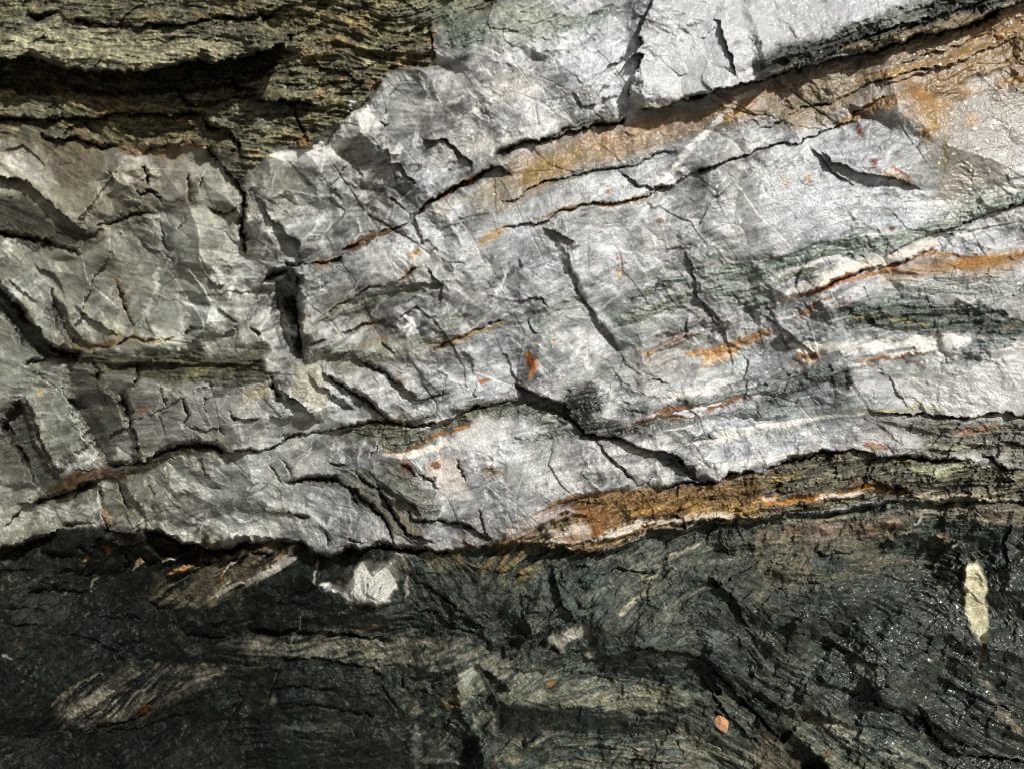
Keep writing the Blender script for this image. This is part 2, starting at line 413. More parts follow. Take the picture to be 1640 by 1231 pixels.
l 0.34 0.14 0.04 0.8 4 -|1070,620 1130,615
o 0.3 0.13 0.04 0.8 7|730,1010
p 0.20 0.12 0.05 0.7 6 0.5|1090,1040 1120,1010 1180,1040 1130,1060
o 0.2 0.07 0.02 0.8 6|870,1020
o 0.36 0.22 0.08 0.7 7|790,10
l 0.28 0.20 0.10 0.7 4 -|850,470 1000,400 1150,340
p 0.52 0.50 0.47 0.6 10 0|1060,800 1231,800 1231,860 1000,900
TILE G
s 7 30 L|80,30 110,80 70,140
s 8 40 L 2 4|60,260 180,235 245,290
t 0.18 -0.1 0 4|80,280 180,235 250,300 220,370 140,360 110,310
s 7 30 L 2.5 6|110,310 150,370 200,390
s 8 50 R|170,440 230,490 290,560 330,620
t 0.55 -0.25 0 4|320,90 370,130 440,290 560,400 600,440 560,490 430,330 400,250
s 14 60 L|315,-20 330,100 400,230 440,300 540,440 560,485
t 0.34 -0.2 0 5|880,0 960,40 1000,200 1060,300 1140,400 1080,410 990,310 920,200 900,60
s 10 50 L|865,-10 900,60 915,150 930,230 1000,320 1075,410
s 9 40 L|890,300 890,400 900,430
s 5 30 L|680,150 620,240 560,260
s 38 80 L 5 14|60,630 150,660 220,695 300,720 350,770
s 28 60 L 3 8|330,760 400,860 480,880 540,870 620,910 720,945 800,960 880,1000 940,1060
s 12 40 L 3.5 9|450,890 520,980 590,1050 650,1110
s 8 30 L|0,450 40,500 60,580 120,640
s 8 25 L 3 6|620,1120 710,1080 720,1130
t 0.1 -0.6 0 5|730,970 830,950 940,1040 1000,1090 920,1080 850,1020
s 26 60 L 6 16|720,1125 800,1110 850,1090 940,1090 1030,1080 1080,1050 1160,1040 1231,1055
t 0.05 -0.15 0 4|540,890 700,940 750,990 710,1080 640,1110 560,1010
c 2 5|600,640 700,620 800,640
c 2.5 6|500,760 620,750 720,780
c 2 5|600,825 750,820
s 6 30 L|1160,600 1165,660 1140,700
s 6 30 L|1150,480 1170,540 1150,620
c 2.5 6|80,810 140,800 200,890
c 2.5 6|40,880 200,890 280,860
p 0.045 0.047 0.04 0.9 8 0.8|350,660 440,630 490,720 430,790 520,800 640,840 700,870 560,870 420,880 320,800 280,740
p 0.15 0.16 0.13 0.7 12 0.7|0,720 200,680 300,740 350,800 250,880 200,860 150,800 0,790
p 0.20 0.22 0.20 0.6 14 0.5|100,900 220,870 340,850 330,900 250,970 150,1000
p 0.06 0.065 0.055 0.85 10 0.8|740,970 830,955 900,1010 990,1085 920,1085 850,1030
p 0.16 0.165 0.155 0.65 10 0.6|790,880 900,890 960,960 920,980 830,940
p 0.30 0.32 0.27 0.65 16 0.45|600,330 760,230 900,130 920,190 780,280 660,350 560,380
p 0.22 0.25 0.23 0.6 12 0.4|500,300 600,290 600,430 540,410
p 0.28 0.31 0.27 0.55 14 0.4|960,90 1231,20 1400,60 1231,240 1000,240
p 0.34 0.37 0.33 0.5 12 0.3|0,360 120,330 260,270 380,220 400,290 240,360 100,390
p 0.58 0.40 0.23 0.85 6 0.2|880,480 960,490 1050,465 1100,480 1110,510 1000,525 930,570 980,495
l 0.10 0.06 0.035 0.9 9 0.5|740,775 800,760 880,730 940,725
l 0.32 0.13 0.05 0.8 5 -|960,770 1040,715 1100,700
l 0.09 0.08 0.07 0.8 3 0.4|610,825 750,820
p 0.36 0.41 0.38 0.6 12 0.2|950,560 1100,520 1170,560 1150,620 1000,620
p 0.33 0.30 0.27 0.55 14 0.35|700,500 860,440 880,560 760,640 620,650 640,560
l 0.40 0.13 0.02 0.95 8 -|125,465 135,510 150,545 135,560
l 0.20 0.05 0.01 0.95 4 -|130,500 150,540 140,550
l 0.36 0.14 0.03 0.85 6 -|150,545 185,550
l 0.45 0.22 0.07 0.7 6 -|140,560 160,600
l 0.26 0.09 0.02 0.9 4 -|265,410 262,450
o 0.22 0.08 0.02 0.9 3|175,435
o 0.18 0.05 0.01 0.95 4|560,45
l 0.48 0.32 0.15 0.6 5 -|565,60 570,130
l 0.34 0.13 0.05 0.8 4 -|655,650 695,640
l 0.36 0.19 0.07 0.6 6 -|600,440 680,500 760,470
p 0.34 0.20 0.10 0.55 8 -|1060,440 1231,400 1231,420 1100,470
l 0.62 0.60 0.58 0.7 10 0|730,780 830,690 1000,640 1140,600
p 0.20 0.12 0.05 0.75 10 0.8|180,1250 330,1170 420,1145 700,1140 850,1110 1000,1100 1231,1070 1231,1250
l 0.42 0.22 0.06 0.75 9 0.3|180,1225 300,1180 400,1140
p 0.38 0.39 0.38 0.55 16 0.25|520,560 700,560 900,600 800,700 560,700
TILE H
l 0.70 0.66 0.60 0.9 10 0.1|60,225 200,175 330,130 450,100 540,75 600,50
p 0.68 0.62 0.54 0.8 8 0.1|560,60 640,10 760,-50 850,-30 800,10 700,50
l 0.30 0.12 0.035 0.85 6 0.2|20,265 130,220 200,200 330,165 450,140 560,110
l 0.28 0.12 0.045 0.7 5 0.2|180,310 230,270 270,250
l 0.28 0.13 0.05 0.7 4 0.2|330,280 380,255 420,240
l 0.07 0.05 0.03 0.9 5 0.5|560,70 700,40 820,0
s 9 40 L 2.5 7|200,205 400,140 560,75 740,40 840,-10
p 0.33 0.175 0.055 0.75 16 0.4|540,120 700,70 900,30 1231,0 1500,-20 1500,60 1231,85 1050,105 900,90 750,110 600,150
p 0.25 0.26 0.23 0.6 16 0.4|640,150 900,110 1231,110 1500,110 1500,200 1000,230 800,200
p 0.10 0.115 0.095 0.88 10 0.8|340,300 480,240 620,255 800,270 1000,290 1231,330 1500,350 1500,420 1231,400 1050,400 850,400 700,370 500,350 400,340
p 0.32 0.34 0.34 0.5 14 0.3|380,370 600,360 820,420 700,440 480,450 400,420
l 0.30 0.26 0.12 0.7 5 0.6|300,350 450,315 600,310 750,335
l 0.26 0.19 0.08 0.7 9 0.5|1050,400 1150,370 1231,350
l 0.74 0.72 0.69 0.85 14 0.05|430,480 560,460 700,440 800,440 860,460
l 0.33 0.15 0.06 0.8 6 0.2|400,522 520,502 620,497 710,495
p 0.50 0.32 0.14 0.75 10 0.2|150,535 200,480 290,490 270,530 200,555
l 0.22 0.12 0.06 0.7 5 0.3|450,545 540,535
p 0.12 0.13 0.128 0.85 8 0.7|-20,710 100,640 220,560 320,540 430,560 470,600 380,650 300,640 150,680 -20,745
l 0.24 0.29 0.26 0.75 7 0.4|-20,775 150,740 250,690
p 0.20 0.22 0.21 0.7 12 0.5|900,560 950,490 1040,470 1060,500 960,575
p 0.10 0.11 0.10 0.7 6 0.6|300,590 400,580 470,610 380,650 310,640
p 0.52 0.51 0.49 0.6 16 0|620,600 880,590 1000,560 1231,440 1500,420 1500,740 1231,760 900,770 690,735
p 0.40 0.40 0.41 0.5 14 0|420,570 600,560 680,720 500,740 430,660
s 7 40 L|590,570 660,680 695,735
s 7 40 L 2 5|0,500 100,390 150,470
s 6 30 L 2 5|80,380 120,430 150,480
s 16 50 L 4 13|480,768 600,765 680,770 780,775 880,785 960,790 1040,772 1231,780 1500,790
l 0.34 0.31 0.15 0.7 5 0.3|450,765 600,750 740,740 880,765
s 22 60 L 5 16|-20,1068 100,1000 200,970 330,940 430,935 500,945 600,975 700,970 800,985 900,985 990,1000
s 16 50 L 5 14|1000,955 1080,980 1130,1020 1190,1045
s 14 40 L 4 10|1100,880 1190,900 1231,920 1500,960
p 0.16 0.15 0.12 0.75 14 0.75|480,800 800,800 960,810 1231,800 1500,800 1500,1000 1180,1040 1080,960 980,980 850,970 700,950 760,880
p 0.48 0.46 0.44 0.7 10 0.15|440,900 560,860 720,860 740,920 660,950 560,920
l 0.28 0.14 0.06 0.7 6 0.3|480,905 560,920 640,940
l 0.26 0.14 0.07 0.6 8 0.4|880,860 1000,840 1150,820
l 0.28 0.30 0.20 0.6 10 0.6|780,920 960,930 1040,900
l 0.42 0.20 0.05 0.85 9 0.4|-20,1165 120,1185 240,1160 400,1140 520,1130 640,1130 700,1150
l 0.60 0.55 0.48 0.85 8 0.2|260,1165 340,1150 420,1160 500,1140
l 0.60 0.50 0.40 0.7 5 0.2|0,1160 80,1170
l 0.36 0.26 0.09 0.6 12 0.7|0,1120 150,1060 240,1020
l 0.32 0.33 0.22 0.55 14 0.8|700,1030 900,1030 1000,1040
p 0.12 0.07 0.04 0.7 10 0.8|380,1090 500,1060 560,1100 680,1140 560,1130 400,1120
s 12 40 L 3 8|490,1060 550,1100 620,1120 710,1155
s 8 40 L 3 6|880,1160 1050,1180 1231,1195 1500,1210
s 8 40 L 3 7|350,1080 420,1060 500,1070
l 0.40 0.36 0.26 0.6 10 0.6|720,1150 1000,1170 1231,1180
w 0.4 40|600,100 1400,0 1400,500 700,450
w 0.5 40|1000,800 1400,800 1400,1050 1000,1000
TILE I
s 30 60 L 5 12|-300,230 0,195 100,175 200,140 285,95
s 18 50 L 5 14|480,50 520,110 600,130 690,112
s 46 80 L 8 28|690,115 780,130 860,160 940,190 1000,210 1060,200 1150,170 1235,168
s 12 40 L 3 8|270,70 300,82 460,80
s 10 30 L 4 10|0,120 80,40 150,-30
s 10 30 L 3 7|480,0 500,60 540,110
s 8 30 L|590,0 610,60 640,110
s 12 40 L 3 8|380,160 410,210 440,230
s 20 40 L|420,140 560,180 640,220
p 0.05 0.045 0.035 0.8 8 0.8|480,60 560,60 690,120 860,170 1000,215 900,240 740,250 640,170 520,140
p 0.20 0.165 0.11 0.85 8 0.8|740,330 950,250 1100,210 1231,190 1300,200 1231,330 1000,450 800,470 700,430
l 0.46 0.27 0.12 0.85 5 0.2|760,325 850,290 950,245
l 0.50 0.30 0.14 0.85 5 0.2|1010,370 1040,320 1060,290
l 0.42 0.40 0.34 0.85 7 0.3|1050,300 1130,225 1160,200
l 0.42 0.40 0.34 0.8 9 0.4|980,420 1100,370 1231,320
l 0.42 0.33 0.20 0.8 6 0.4|620,295 640,260 680,245
l 0.46 0.43 0.37 0.85 6 0.2|760,268 840,240
l 0.35 0.31 0.22 0.7 6 0.4|430,405 440,360 470,320
l 0.34 0.24 0.13 0.7 7 0.4|390,255 440,240
l 0.30 0.14 0.06 0.6 10 0.5|460,190 500,205 540,200
s 14 40 L 4 10|690,425 740,465 810,472
s 12 40 L 3 8|400,530 520,515 620,510 690,540
s 18 60 R|810,470 1000,450 1231,370
t 0.1 -0.5 -8 5|800,480 1000,460 1231,380 1300,420 1300,600 1100,640 880,620 830,560
t 0.3 -0.3 -6 6|540,640 700,620 800,500 840,640 840,740 640,740
p 0.13 0.12 0.09 0.85 8 1|270,960 400,850 560,760 700,740 900,740 1060,750 1060,800 900,880 720,960 560,1010 420,1060 300,1070
l 0.24 0.23 0.19 0.6 14 1|300,1000 420,910 560,840
t -0.05 0.15 2 14|270,960 400,850 560,760 700,740 900,740 1060,750 1060,800 900,880 720,960 560,1010 420,1060 300,1070
s 26 60 L 4 10|280,1050 350,1070 450,1040 540,1015 620,990 735,950
s 12 50 L 3 8|270,960 260,1010 290,1060
s 12 40 L|540,640 560,700 630,750
p 0.026 0.033 0.025 0.85 20 0.9|-200,400 200,380 420,500 540,640 630,750 400,850 250,950 -200,980
p 0.020 0.021 0.017 0.85 20 0.9|-200,980 250,960 290,1070 450,1050 740,960 780,1231 900,1300 -200,1400
p 0.16 0.15 0.11 0.6 14 0.8|40,640 120,620 120,690 60,720
l 0.30 0.29 0.26 0.6 5 0.5|0,690 60,720
o 0.12 0.035 0.015 0.8 8|680,955
o 0.4 0.38 0.33 0.8 5|1045,765
l 0.38 0.36 0.3 0.8 5 -|930,745 1000,750
s 10 40 R|980,1000 1010,880 1100,820 1140,880 1080,980
s 10 50 L|840,640 860,720
p 0.03 0.05 0.036 0.7 14 0.8|860,600 1000,590 1231,650 1231,800 1080,760 880,720
w 0.3 25|700,900 1100,800 1231,800 1231,1231 700,1231
TILE J
s 34 60 L 6 20|140,140 230,170 290,215 330,240 380,245 440,210 480,190 560,200 650,180 720,200 820,200 900,220 960,200
s 14 40 L 4 12|560,-20 640,80 680,160 720,200
s 18 40 L 4 12|720,-10 760,60 830,60 900,70 1000,90 1080,120 1150,170
s 10 30 L 3 8|1070,0 1090,60 1110,120 1150,170
s 12 40 L 3 8|310,80 350,100 370,150 380,200
s 8 30 L 3 8|150,20 200,40 280,60
s 10 30 L 3 8|480,170 470,150 560,180
s 14 40 L|0,140 60,130 150,150 200,195
s 8 30 L 3 8|0,210 50,220 100,240
p 0.17 0.14 0.09 0.8 8 0.8|-30,150 60,130 150,150 200,190 205,240 100,300 -30,370
l 0.48 0.46 0.40 0.8 8 0.4|-20,350 100,295 200,235 185,180
l 0.42 0.30 0.15 0.7 5 0.3|90,250 150,215 160,180
p 0.50 0.49 0.45 0.92 4 0.1|430,420 450,370 490,290 540,255 600,262 640,262 700,225 730,205 700,280 695,390 650,450 580,470 480,450
p 0.60 0.58 0.54 0.95 2 0.1|320,370 350,362 420,365 440,385 435,415 400,410 370,395
p 0.20 0.24 0.22 0.6 6 0.4|500,320 540,280 610,290 560,340
s 12 30 L|430,425 480,445 580,465 640,445 680,395
l 0.42 0.41 0.37 0.85 5 0.3|320,250 300,340 305,395
l 0.36 0.36 0.31 0.8 6 0.4|740,230 740,300 735,400 730,470
l 0.26 0.27 0.24 0.7 3 0.5|240,480 230,580 200,640 150,700
l 0.24 0.25 0.22 0.6 3 0.5|420,505 510,450
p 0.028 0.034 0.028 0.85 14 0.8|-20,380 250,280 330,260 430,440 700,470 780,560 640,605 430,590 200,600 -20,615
t 0.0 -0.45 -6 8|-20,380 250,300 420,450 700,465 780,560 640,610 430,590 200,605 -20,620
p 0.040 0.043 0.036 0.75 16 0.9|740,300 1000,290 1231,360 1231,600 1110,620 900,540 760,480
p 0.20 0.19 0.145 0.95 8 0.95|-60,640 -260,700 -120,640 200,600 430,590 540,610 660,640 760,590 920,590 1110,650 1231,740 1231,860 1050,740 900,800 700,740 570,770 420,730 150,720 -20,740
t 0.0 0.3 3 5|-60,640 -260,700 -120,640 200,600 430,590 540,610 660,640 760,590 920,590 1110,650 1231,740 1231,860 1050,740 900,800 700,740 570,770 420,730 150,720 -20,740
s 14 40 R 3 6|430,592 540,610 650,640 670,675
s 12 40 L 3 8|120,725 300,720 420,732 570,770 640,840
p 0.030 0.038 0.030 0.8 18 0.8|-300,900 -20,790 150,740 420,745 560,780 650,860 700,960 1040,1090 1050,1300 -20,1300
t 0.05 -0.4 -5 8|-20,770 150,740 420,745 560,780 650,860 700,960 1040,1090 1050,1300 -20,1300
p 0.045 0.062 0.045 0.5 30 0.7|-700,1250 -300,1120 0,1060 300,1040 520,1060 560,1300 -700,1400
l 0.10 0.12 0.09 0.5 10 0.8|60,1040 250,1030 500,1060
p 0.24 0.25 0.19 0.85 8 0.7|1000,770 1050,750 1150,870 1165,1060 1100,1130 1060,1100 980,960 960,830
t -0.25 0.15 6 5|1000,770 1050,750 1150,870 1165,1060 1100,1231 1060,1100 980,960 960,830
p 0.34 0.36 0.30 0.7 6 0.4|980,790 1050,755 1060,800 1000,850
s 18 50 R|1050,745 1150,850 1180,950 1165,1080 1150,1240
p 0.045 0.048 0.04 0.8 8 0.8|1070,750 1160,840 1231,900 1240,1100 1170,1240 1155,1080 1180,950
t 0.4 -0.3 -8 3|1110,610 1190,680 1180,720 1110,650
c 5 12|1170,680 1185,720 1231,700
c 6 12|820,800 880,870 980,950
c 4 9|570,700 600,760 700,740
s 10 30 L 3 7|700,750 720,850 840,870 980,940
p 0.22 0.17 0.06 0.7 6 0.6|880,900 960,900 990,950 920,950
p 0.17 0.165 0.12 0.8 8 0.8|710,940 800,940 900,980 1040,1080 1020,1090 880,1000 760,970
s 10 40 L 3 7|890,980 960,1020 1040,1090
p 0.28 0.29 0.25 0.7 10 0.5|870,1090 930,1080 930,1180 890,1180
l 0.20 0.21 0.18 0.6 12 0.7|780,990 790,1080 790,1231
l 0.22 0.23 0.20 0.6 8 0.7|790,1180 950,1200 1040,1231
o 0.34 0.31 0.22 0.7 9|110,905
p 0.22 0.155 0.055 0.85 12 0.7|960,180 1000,230 1060,250 1231,230 1300,240 1300,330 1231,340 1100,310 1000,270 950,230
p 0.17 0.14 0.09 0.7 10 0.9|720,200 950,210 1000,280 760,290 720,260
p 0.16 0.10 0.08 0.6 6 0.7|980,160 1080,150 1150,190 1060,200 1060,240 1000,220
TILE K
l 0.55 0.50 0.42 0.85 10 0.2|210,160 420,155 560,115 720,70 900,50 1100,40
l 0.24 0.12 0.045 0.75 13 0.4|0,160 120,135 200,70 360,20 550,70 430,130 270,150
p 0.26 0.12 0.04 0.7 10 0.5|360,10 440,-10 560,50 540,85 440,130 380,110 400,60
p 0.42 0.38 0.36 0.75 8 0.15|0,100 150,30 330,-10 370,30 240,80 100,140 0,150
p 0.50 0.43 0.36 0.75 6 0.2|190,120 300,90 400,80 430,130 250,145
l 0.44 0.23 0.05 0.75 8 0.5|620,30 740,20 860,10 1000,0
p 0.30 0.19 0.07 0.6 12 0.7|560,-20 900,-30 1231,-30 1231,20 900,40 640,60
s 18 50 L 4 9|160,180 300,190 420,215 540,205 650,150 760,100 870,100 940,65 1100,70 1231,45 1350,20
c 4 9|715,-10 730,60 785,115
c 2.5 6|530,-10 580,30 700,10
p 0.20 0.155 0.06 0.8 14 0.8|-20,200 120,190 190,290 120,380 40,350 -20,330
c 3 7|300,297 380,290 465,283
c 2.5 6|0,325 50,310
p 0.12 0.12 0.10 0.5 22 0.95|300,230 700,170 940,110 1231,80 1231,300 1000,380 820,600 560,620 440,560 560,330
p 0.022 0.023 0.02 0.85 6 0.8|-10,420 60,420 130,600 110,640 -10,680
t 0.3 -0.3 -5 3|-10,420 60,420 130,600 110,640 -10,680
t -0.15 0.12 3 3|110,400 250,330 320,400 230,560 160,620 100,500
s 8 30 R|250,320 310,380 320,450
s 14 40 L|0,720 90,690 150,640 230,570
l 0.30 0.285 0.215 0.75 7 0.8|960,140 850,220 760,260 710,350 650,430 570,510
l 0.28 0.27 0.20 0.6 6 0.8|630,270 680,340 720,340
l 0.25 0.25 0.2 0.6 4 0.8|780,430 790,520
l 0.25 0.25 0.2 0.6 4 0.8|920,470 880,540 860,610
p 0.36 0.35 0.29 0.85 4 0.4|205,670 230,620 300,590 400,545 425,575 380,620 320,640 300,680 260,655
p 0.36 0.35 0.29 0.8 3 0.3|380,712 420,680 445,685 440,710
s 8 20 L|205,675 260,660 300,685 330,640 400,610
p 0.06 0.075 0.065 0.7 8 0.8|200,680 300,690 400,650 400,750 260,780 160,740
t 0.05 -0.2 -3 4|200,680 300,690 400,650 400,750 260,780 160,740
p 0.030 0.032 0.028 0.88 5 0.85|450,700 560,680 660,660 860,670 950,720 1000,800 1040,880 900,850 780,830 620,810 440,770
t 0.05 -0.55 -5 3|450,700 560,680 660,660 860,670 950,720 1000,800 1040,880 900,850 780,830 620,810 440,770
s 10 40 L|440,710 560,680 660,660 860,668
p 0.21 0.21 0.15 0.95 8 0.95|-20,760 200,770 440,785 620,820 800,840 960,880 1040,940 940,930 800,960 560,970 420,960 240,940 60,920 -20,880
t 0.0 0.28 2 4|-20,760 200,770 440,785 620,820 800,840 960,880 1040,940 940,930 800,960 560,970 420,960 240,940 60,920 -20,880
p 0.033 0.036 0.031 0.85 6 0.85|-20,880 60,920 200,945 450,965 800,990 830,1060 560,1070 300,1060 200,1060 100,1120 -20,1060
t 0.05 -0.55 -3 4|-20,880 60,920 200,945 450,965 800,990 830,1060 560,1070 300,1060 200,1060 100,1120 -20,1060
p 0.19 0.185 0.14 0.9 10 0.95|-20,1100 200,1070 560,1080 860,1070 1000,1120 1231,1150 1231,1400 -20,1400
t 0.0 0.2 2 6|-20,1100 200,1070 560,1080 860,1070 1000,1120 1231,1150 1231,1400 -20,1400
p 0.24 0.235 0.15 0.7 10 0.7|620,850 760,840 800,890 720,920 640,910
p 0.18 0.21 0.18 0.7 10 0.7|860,840 1000,870 1060,960 940,920 880,890
l 0.34 0.31 0.20 0.6 8 0.8|360,1130 440,1125
l 0.34 0.31 0.20 0.6 8 0.8|560,1140 700,1135
o 0.3 0.27 0.18 0.6 8|75,1190
o 0.28 0.14 0.05 0.6 6|245,835
s 38 80 L 5 10|950,670 1050,800 1150,920 1231,1000 1330,1110
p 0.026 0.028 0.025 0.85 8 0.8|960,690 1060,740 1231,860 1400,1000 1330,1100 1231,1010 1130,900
t 0.35 -0.45 -6 5|960,690 1060,740 1231,860 1400,1000 1330,1100 1231,1010 1130,900
s 14 40 L 4 11|930,760 1000,870 1060,960 1150,1070 1231,1130
c 3.5 10|810,1060 840,1130 870,1190 915,1225
c 3 7|770,780 790,830 830,875
s 12 60 R|985,390 1060,340 1120,310 1140,370
p 0.05 0.055 0.05 0.7 16 0.85|990,380 1120,310 1140,400 1231,440 1231,640 1100,650 1060,560 980,560
p 0.20 0.24 0.23 0.6 10 0.6|970,620 1040,560 1070,600 1060,660 980,650
c 6 11|990,965 1030,985 1060,1010 1055,1050
w 0.5 40|850,600 1100,500 1231,450 1231,900 1000,800
TILE L
s 22 60 L 6 18|720,930 800,1060 860,1120 940,1160 1060,1170 1231,1200 1500,1240
s 14 50 L 3 6|470,780 540,890 640,940 740,980
s 10 30 L 4 8|230,190 320,222 400,212 455,180
s 12 50 L 3 6|1240,80 1170,95 1140,160 1150,250 1150,350
s 10 60 R|90,570 200,510 300,540 340,600 500,640 620,600
s 12 60 L|330,560 400,620 520,640
s 16 50 L|-20,830 60,930 110,960 250,960 420,1030
p 0.045 0.05 0.043 0.7 24 0.85|100,300 500,260 900,230 1400,100 1500,1100 1231,1180 900,1140 740,1060 420,1030 100,960 -20,830 60,560
p 0.20 0.20 0.145 0.85 8 0.9|110,970 260,980 450,1050 640,1100 790,1170 840,1260 330,1260 250,1160 130,1060
t 0.0 0.3 4 5|110,970 260,980 450,1050 640,1100 790,1170 840,1260 330,1260 250,1160 130,1060
p 0.025 0.022 0.018 0.85 6 0.8|-20,990 110,1030 230,1140 320,1240 200,1240 100,1130 -20,1050
t 0.1 -0.5 -5 4|-20,990 110,1030 230,1140 320,1240 200,1240 100,1130 -20,1050
p 0.15 0.115 0.075 0.8 8 0.9|-20,1060 120,1160 200,1250 -20,1250
p 0.20 0.15 0.105 0.75 10 0.9|-20,90 400,70 700,50 620,120 430,170 200,170 -20,180
p 0.15 0.13 0.09 0.7 16 0.95|-20,180 300,180 600,180 800,220 500,300 300,360 -20,420
p 0.20 0.17 0.08 0.5 12 0.9|120,260 280,250 320,310 200,320
o 0.30 0.13 0.04 0.7 8|530,100
l 0.42 0.42 0.40 0.8 7 0.4|700,85 740,50 765,10
l 0.36 0.36 0.34 0.75 6 0.4|880,210 930,170
l 0.24 0.18 0.11 0.6 10 0.7|820,130 890,170
p 0.22 0.19 0.14 0.7 14 0.9|700,10 1231,-10 1500,0 1500,60 1231,70 900,60 700,60
p 0.62 0.58 0.40 0.95 4 0.2|938,275 960,258 995,255 1030,310 1050,400 1052,500 1058,560 1055,640 1020,640 985,580 960,480 942,380
l 0.42 0.39 0.29 0.8 8 0.3|1040,640 1045,700 1000,750
l 0.22 0.20 0.155 0.7 14 0.6|1020,760 1060,850 1110,960 1231,1080
o 0.26 0.08 0.03 0.8 6|315,1150
p 0.03 0.055 0.042 0.5 24 0.8|380,420 560,380 720,560 800,800 640,760 500,640
w 1.6 40|350,350 700,220 1231,80 1500,80 1500,1400 900,1250 420,1000 100,860 60,600

TILE N
m 0.4 25|1040,-150 1640,-300 1700,0 1330,80 1180,130 1020,170 1040,80
m 0.35 40|1250,240 1500,180 1800,100 1800,350 1500,360 1300,420 1130,380 1140,300
m 0.3 20|1430,600 1800,540 1800,660 1520,660
m 0.45 30|730,330 880,300 890,420 860,540 760,520
m 0.45 30|690,130 900,100 960,160 820,220 740,240
m 0.3 12|625,222 700,205 770,250 670,290
m 0.5 30|940,340 1090,320 1100,420 1000,470 920,420
m 0.4 20|480,430 640,380 660,440 560,470 490,560
m 0.4 20|150,430 280,400 300,540 200,540
m 0.35 12|60,640 110,620 150,740 90,750
t 0.3 -0.2 -34 5|-150,420 0,455 25,480 50,520 85,556 130,566 125,575 80,570 40,548 10,505 -150,450
t 0.3 0 -22 4|82,470 100,490 125,540 148,560 120,560 95,530
t 0.2 0 -34 5|30,640 44,670 52,700 75,750 98,768 80,795 60,775 30,720 5,680
t 0.25 0 -22 4|112,640 130,670 152,705 165,740 175,745 170,700 150,660 130,640
t 0 -0.3 -40 4|232,848 280,858 340,885 330,905 260,892 235,872
t 0.3 0 -30 7|445,452 470,440 482,480 480,575 458,560 440,500
t 0 0 -24 4|434,605 456,642 440,642
t 0 -0.3 -24 4|827,618 880,640 905,650 915,672 880,657 840,642
t 0.2 -0.5 -12 4|1050,725 1090,740 1125,768 1100,770 1070,750
t 0 -0.2 -25 6|-150,775 60,775 75,800 40,850 -150,880
t 0.2 -0.3 -14 5|160,760 200,770 230,830 180,845 165,800
t 0.2 -0.1 -14 5|600,770 640,790 690,850 660,860 620,820
t 0.1 -0.1 -10 5|150,600 220,580 300,600 260,640 200,690 190,640

TILE I
l 0.22 0.20 0.15 0.7 8 0.9|300,1010 420,930 540,860
l 0.24 0.22 0.17 0.7 6 0.9|400,1010 520,920 640,820
l 0.20 0.19 0.15 0.7 7 0.9|520,980 640,880 760,790
l 0.20 0.19 0.14 0.6 6 0.9|250,930 360,850 480,780
l 0.22 0.21 0.16 0.6 5 0.9|640,950 780,860 900,790
l 0.18 0.17 0.13 0.6 6 0.9|760,900 900,830 1040,790
s 8 20 R|300,930 440,850 560,790
s 8 20 R|420,990 560,880 680,790
s 7 20 R|560,960 700,850 820,780
c 3 8|200,430 300,400 420,420
s 16 40 L 4 12|100,420 260,380 430,400
s 14 40 L 3 10|-100,330 60,300 200,290
s 12 40 L 3 8|0,560 160,540 300,560 420,520
s 12 40 L 3 8|860,600 960,590 1100,640
s 10 30 L 3 8|800,1080 900,1050 1000,1010 1100,930
c 4 10|1100,820 1130,900 1060,1020 940,1231
TILE J
s 10 40 L 2.5 7|100,960 300,930 480,960 620,1000
s 10 40 L 2.5 7|60,860 260,840 420,870
c 3 8|560,760 640,880 700,1000
c 3 8|150,740 110,830 60,960
s 9 30 R 2.5 6|0,1120 200,1090 400,1110
s 10 40 L 3 7|740,480 860,500 960,560 1100,620
s 10 40 L 3 7|760,330 900,420 1000,500 1120,600
s 9 30 L|700,300 800,320 900,300
l 0.16 0.15 0.11 0.6 8 0.9|60,660 260,640 420,650
l 0.18 0.17 0.13 0.6 8 0.9|600,690 760,640 900,640 1060,700
l 0.16 0.155 0.12 0.6 10 0.9|740,720 900,690 1040,720
TILE K
s 9 30 L 2.5 6|420,330 600,300 760,310
s 9 40 R 2.5 6|560,420 700,430 800,400
s 12 50 L|340,420 420,470 520,440
s 10 30 R|130,640 220,520 320,420
s 8 30 L 2 5|100,1140 400,1120 700,1140
s 8 30 L 2 5|300,1190 600,1180 900,1200
l 0.20 0.20 0.15 0.6 8 0.9|0,810 200,800 440,830 700,870
l 0.21 0.20 0.14 0.6 6 0.9|300,880 560,920 800,910
l 0.20 0.19 0.14 0.6 8 0.9|200,1120 600,1110 860,1120
TILE L
s 10 40 L 3 7|120,600 300,620 460,720 600,760
s 10 40 L 3 7|500,900 640,960 760,1060
s 10 40 R 3 7|640,640 800,700 900,800 1000,830
s 9 30 L 2 6|400,1000 560,1040 700,1080
s 10 40 L 3 7|860,820 1000,900 1200,960
l 0.24 0.24 0.19 0.6 8 0.9|200,1000 400,1060 600,1120
l 0.26 0.26 0.22 0.6 5 0.8|300,1080 500,1140 700,1180
TILE N
m 1.6 8|500,935 560,895 640,885 640,930 600,965 530,960

TILE N
t 0 -0.4 -45 5|-150,102 0,98 51,99 109,113 205,121 273,114 345,104 430,90 445,100 400,130 300,146 150,152 0,142 -150,140
TILE A
p 0.16 0.13 0.085 0.6 10 0.4|180,655 500,730 440,830 300,900 200,800
p 0.12 0.11 0.08 0.7 8 0.5|400,1040 600,1000 900,890 960,960 700,1015 560,1055
p 0.085 0.08 0.055 0.85 8 0.8|930,650 1080,690 1170,760 1160,930 1120,900 1080,800 1000,740
p 0.13 0.12 0.09 0.6 10 0.4|620,860 760,900 780,980 640,1010 560,960
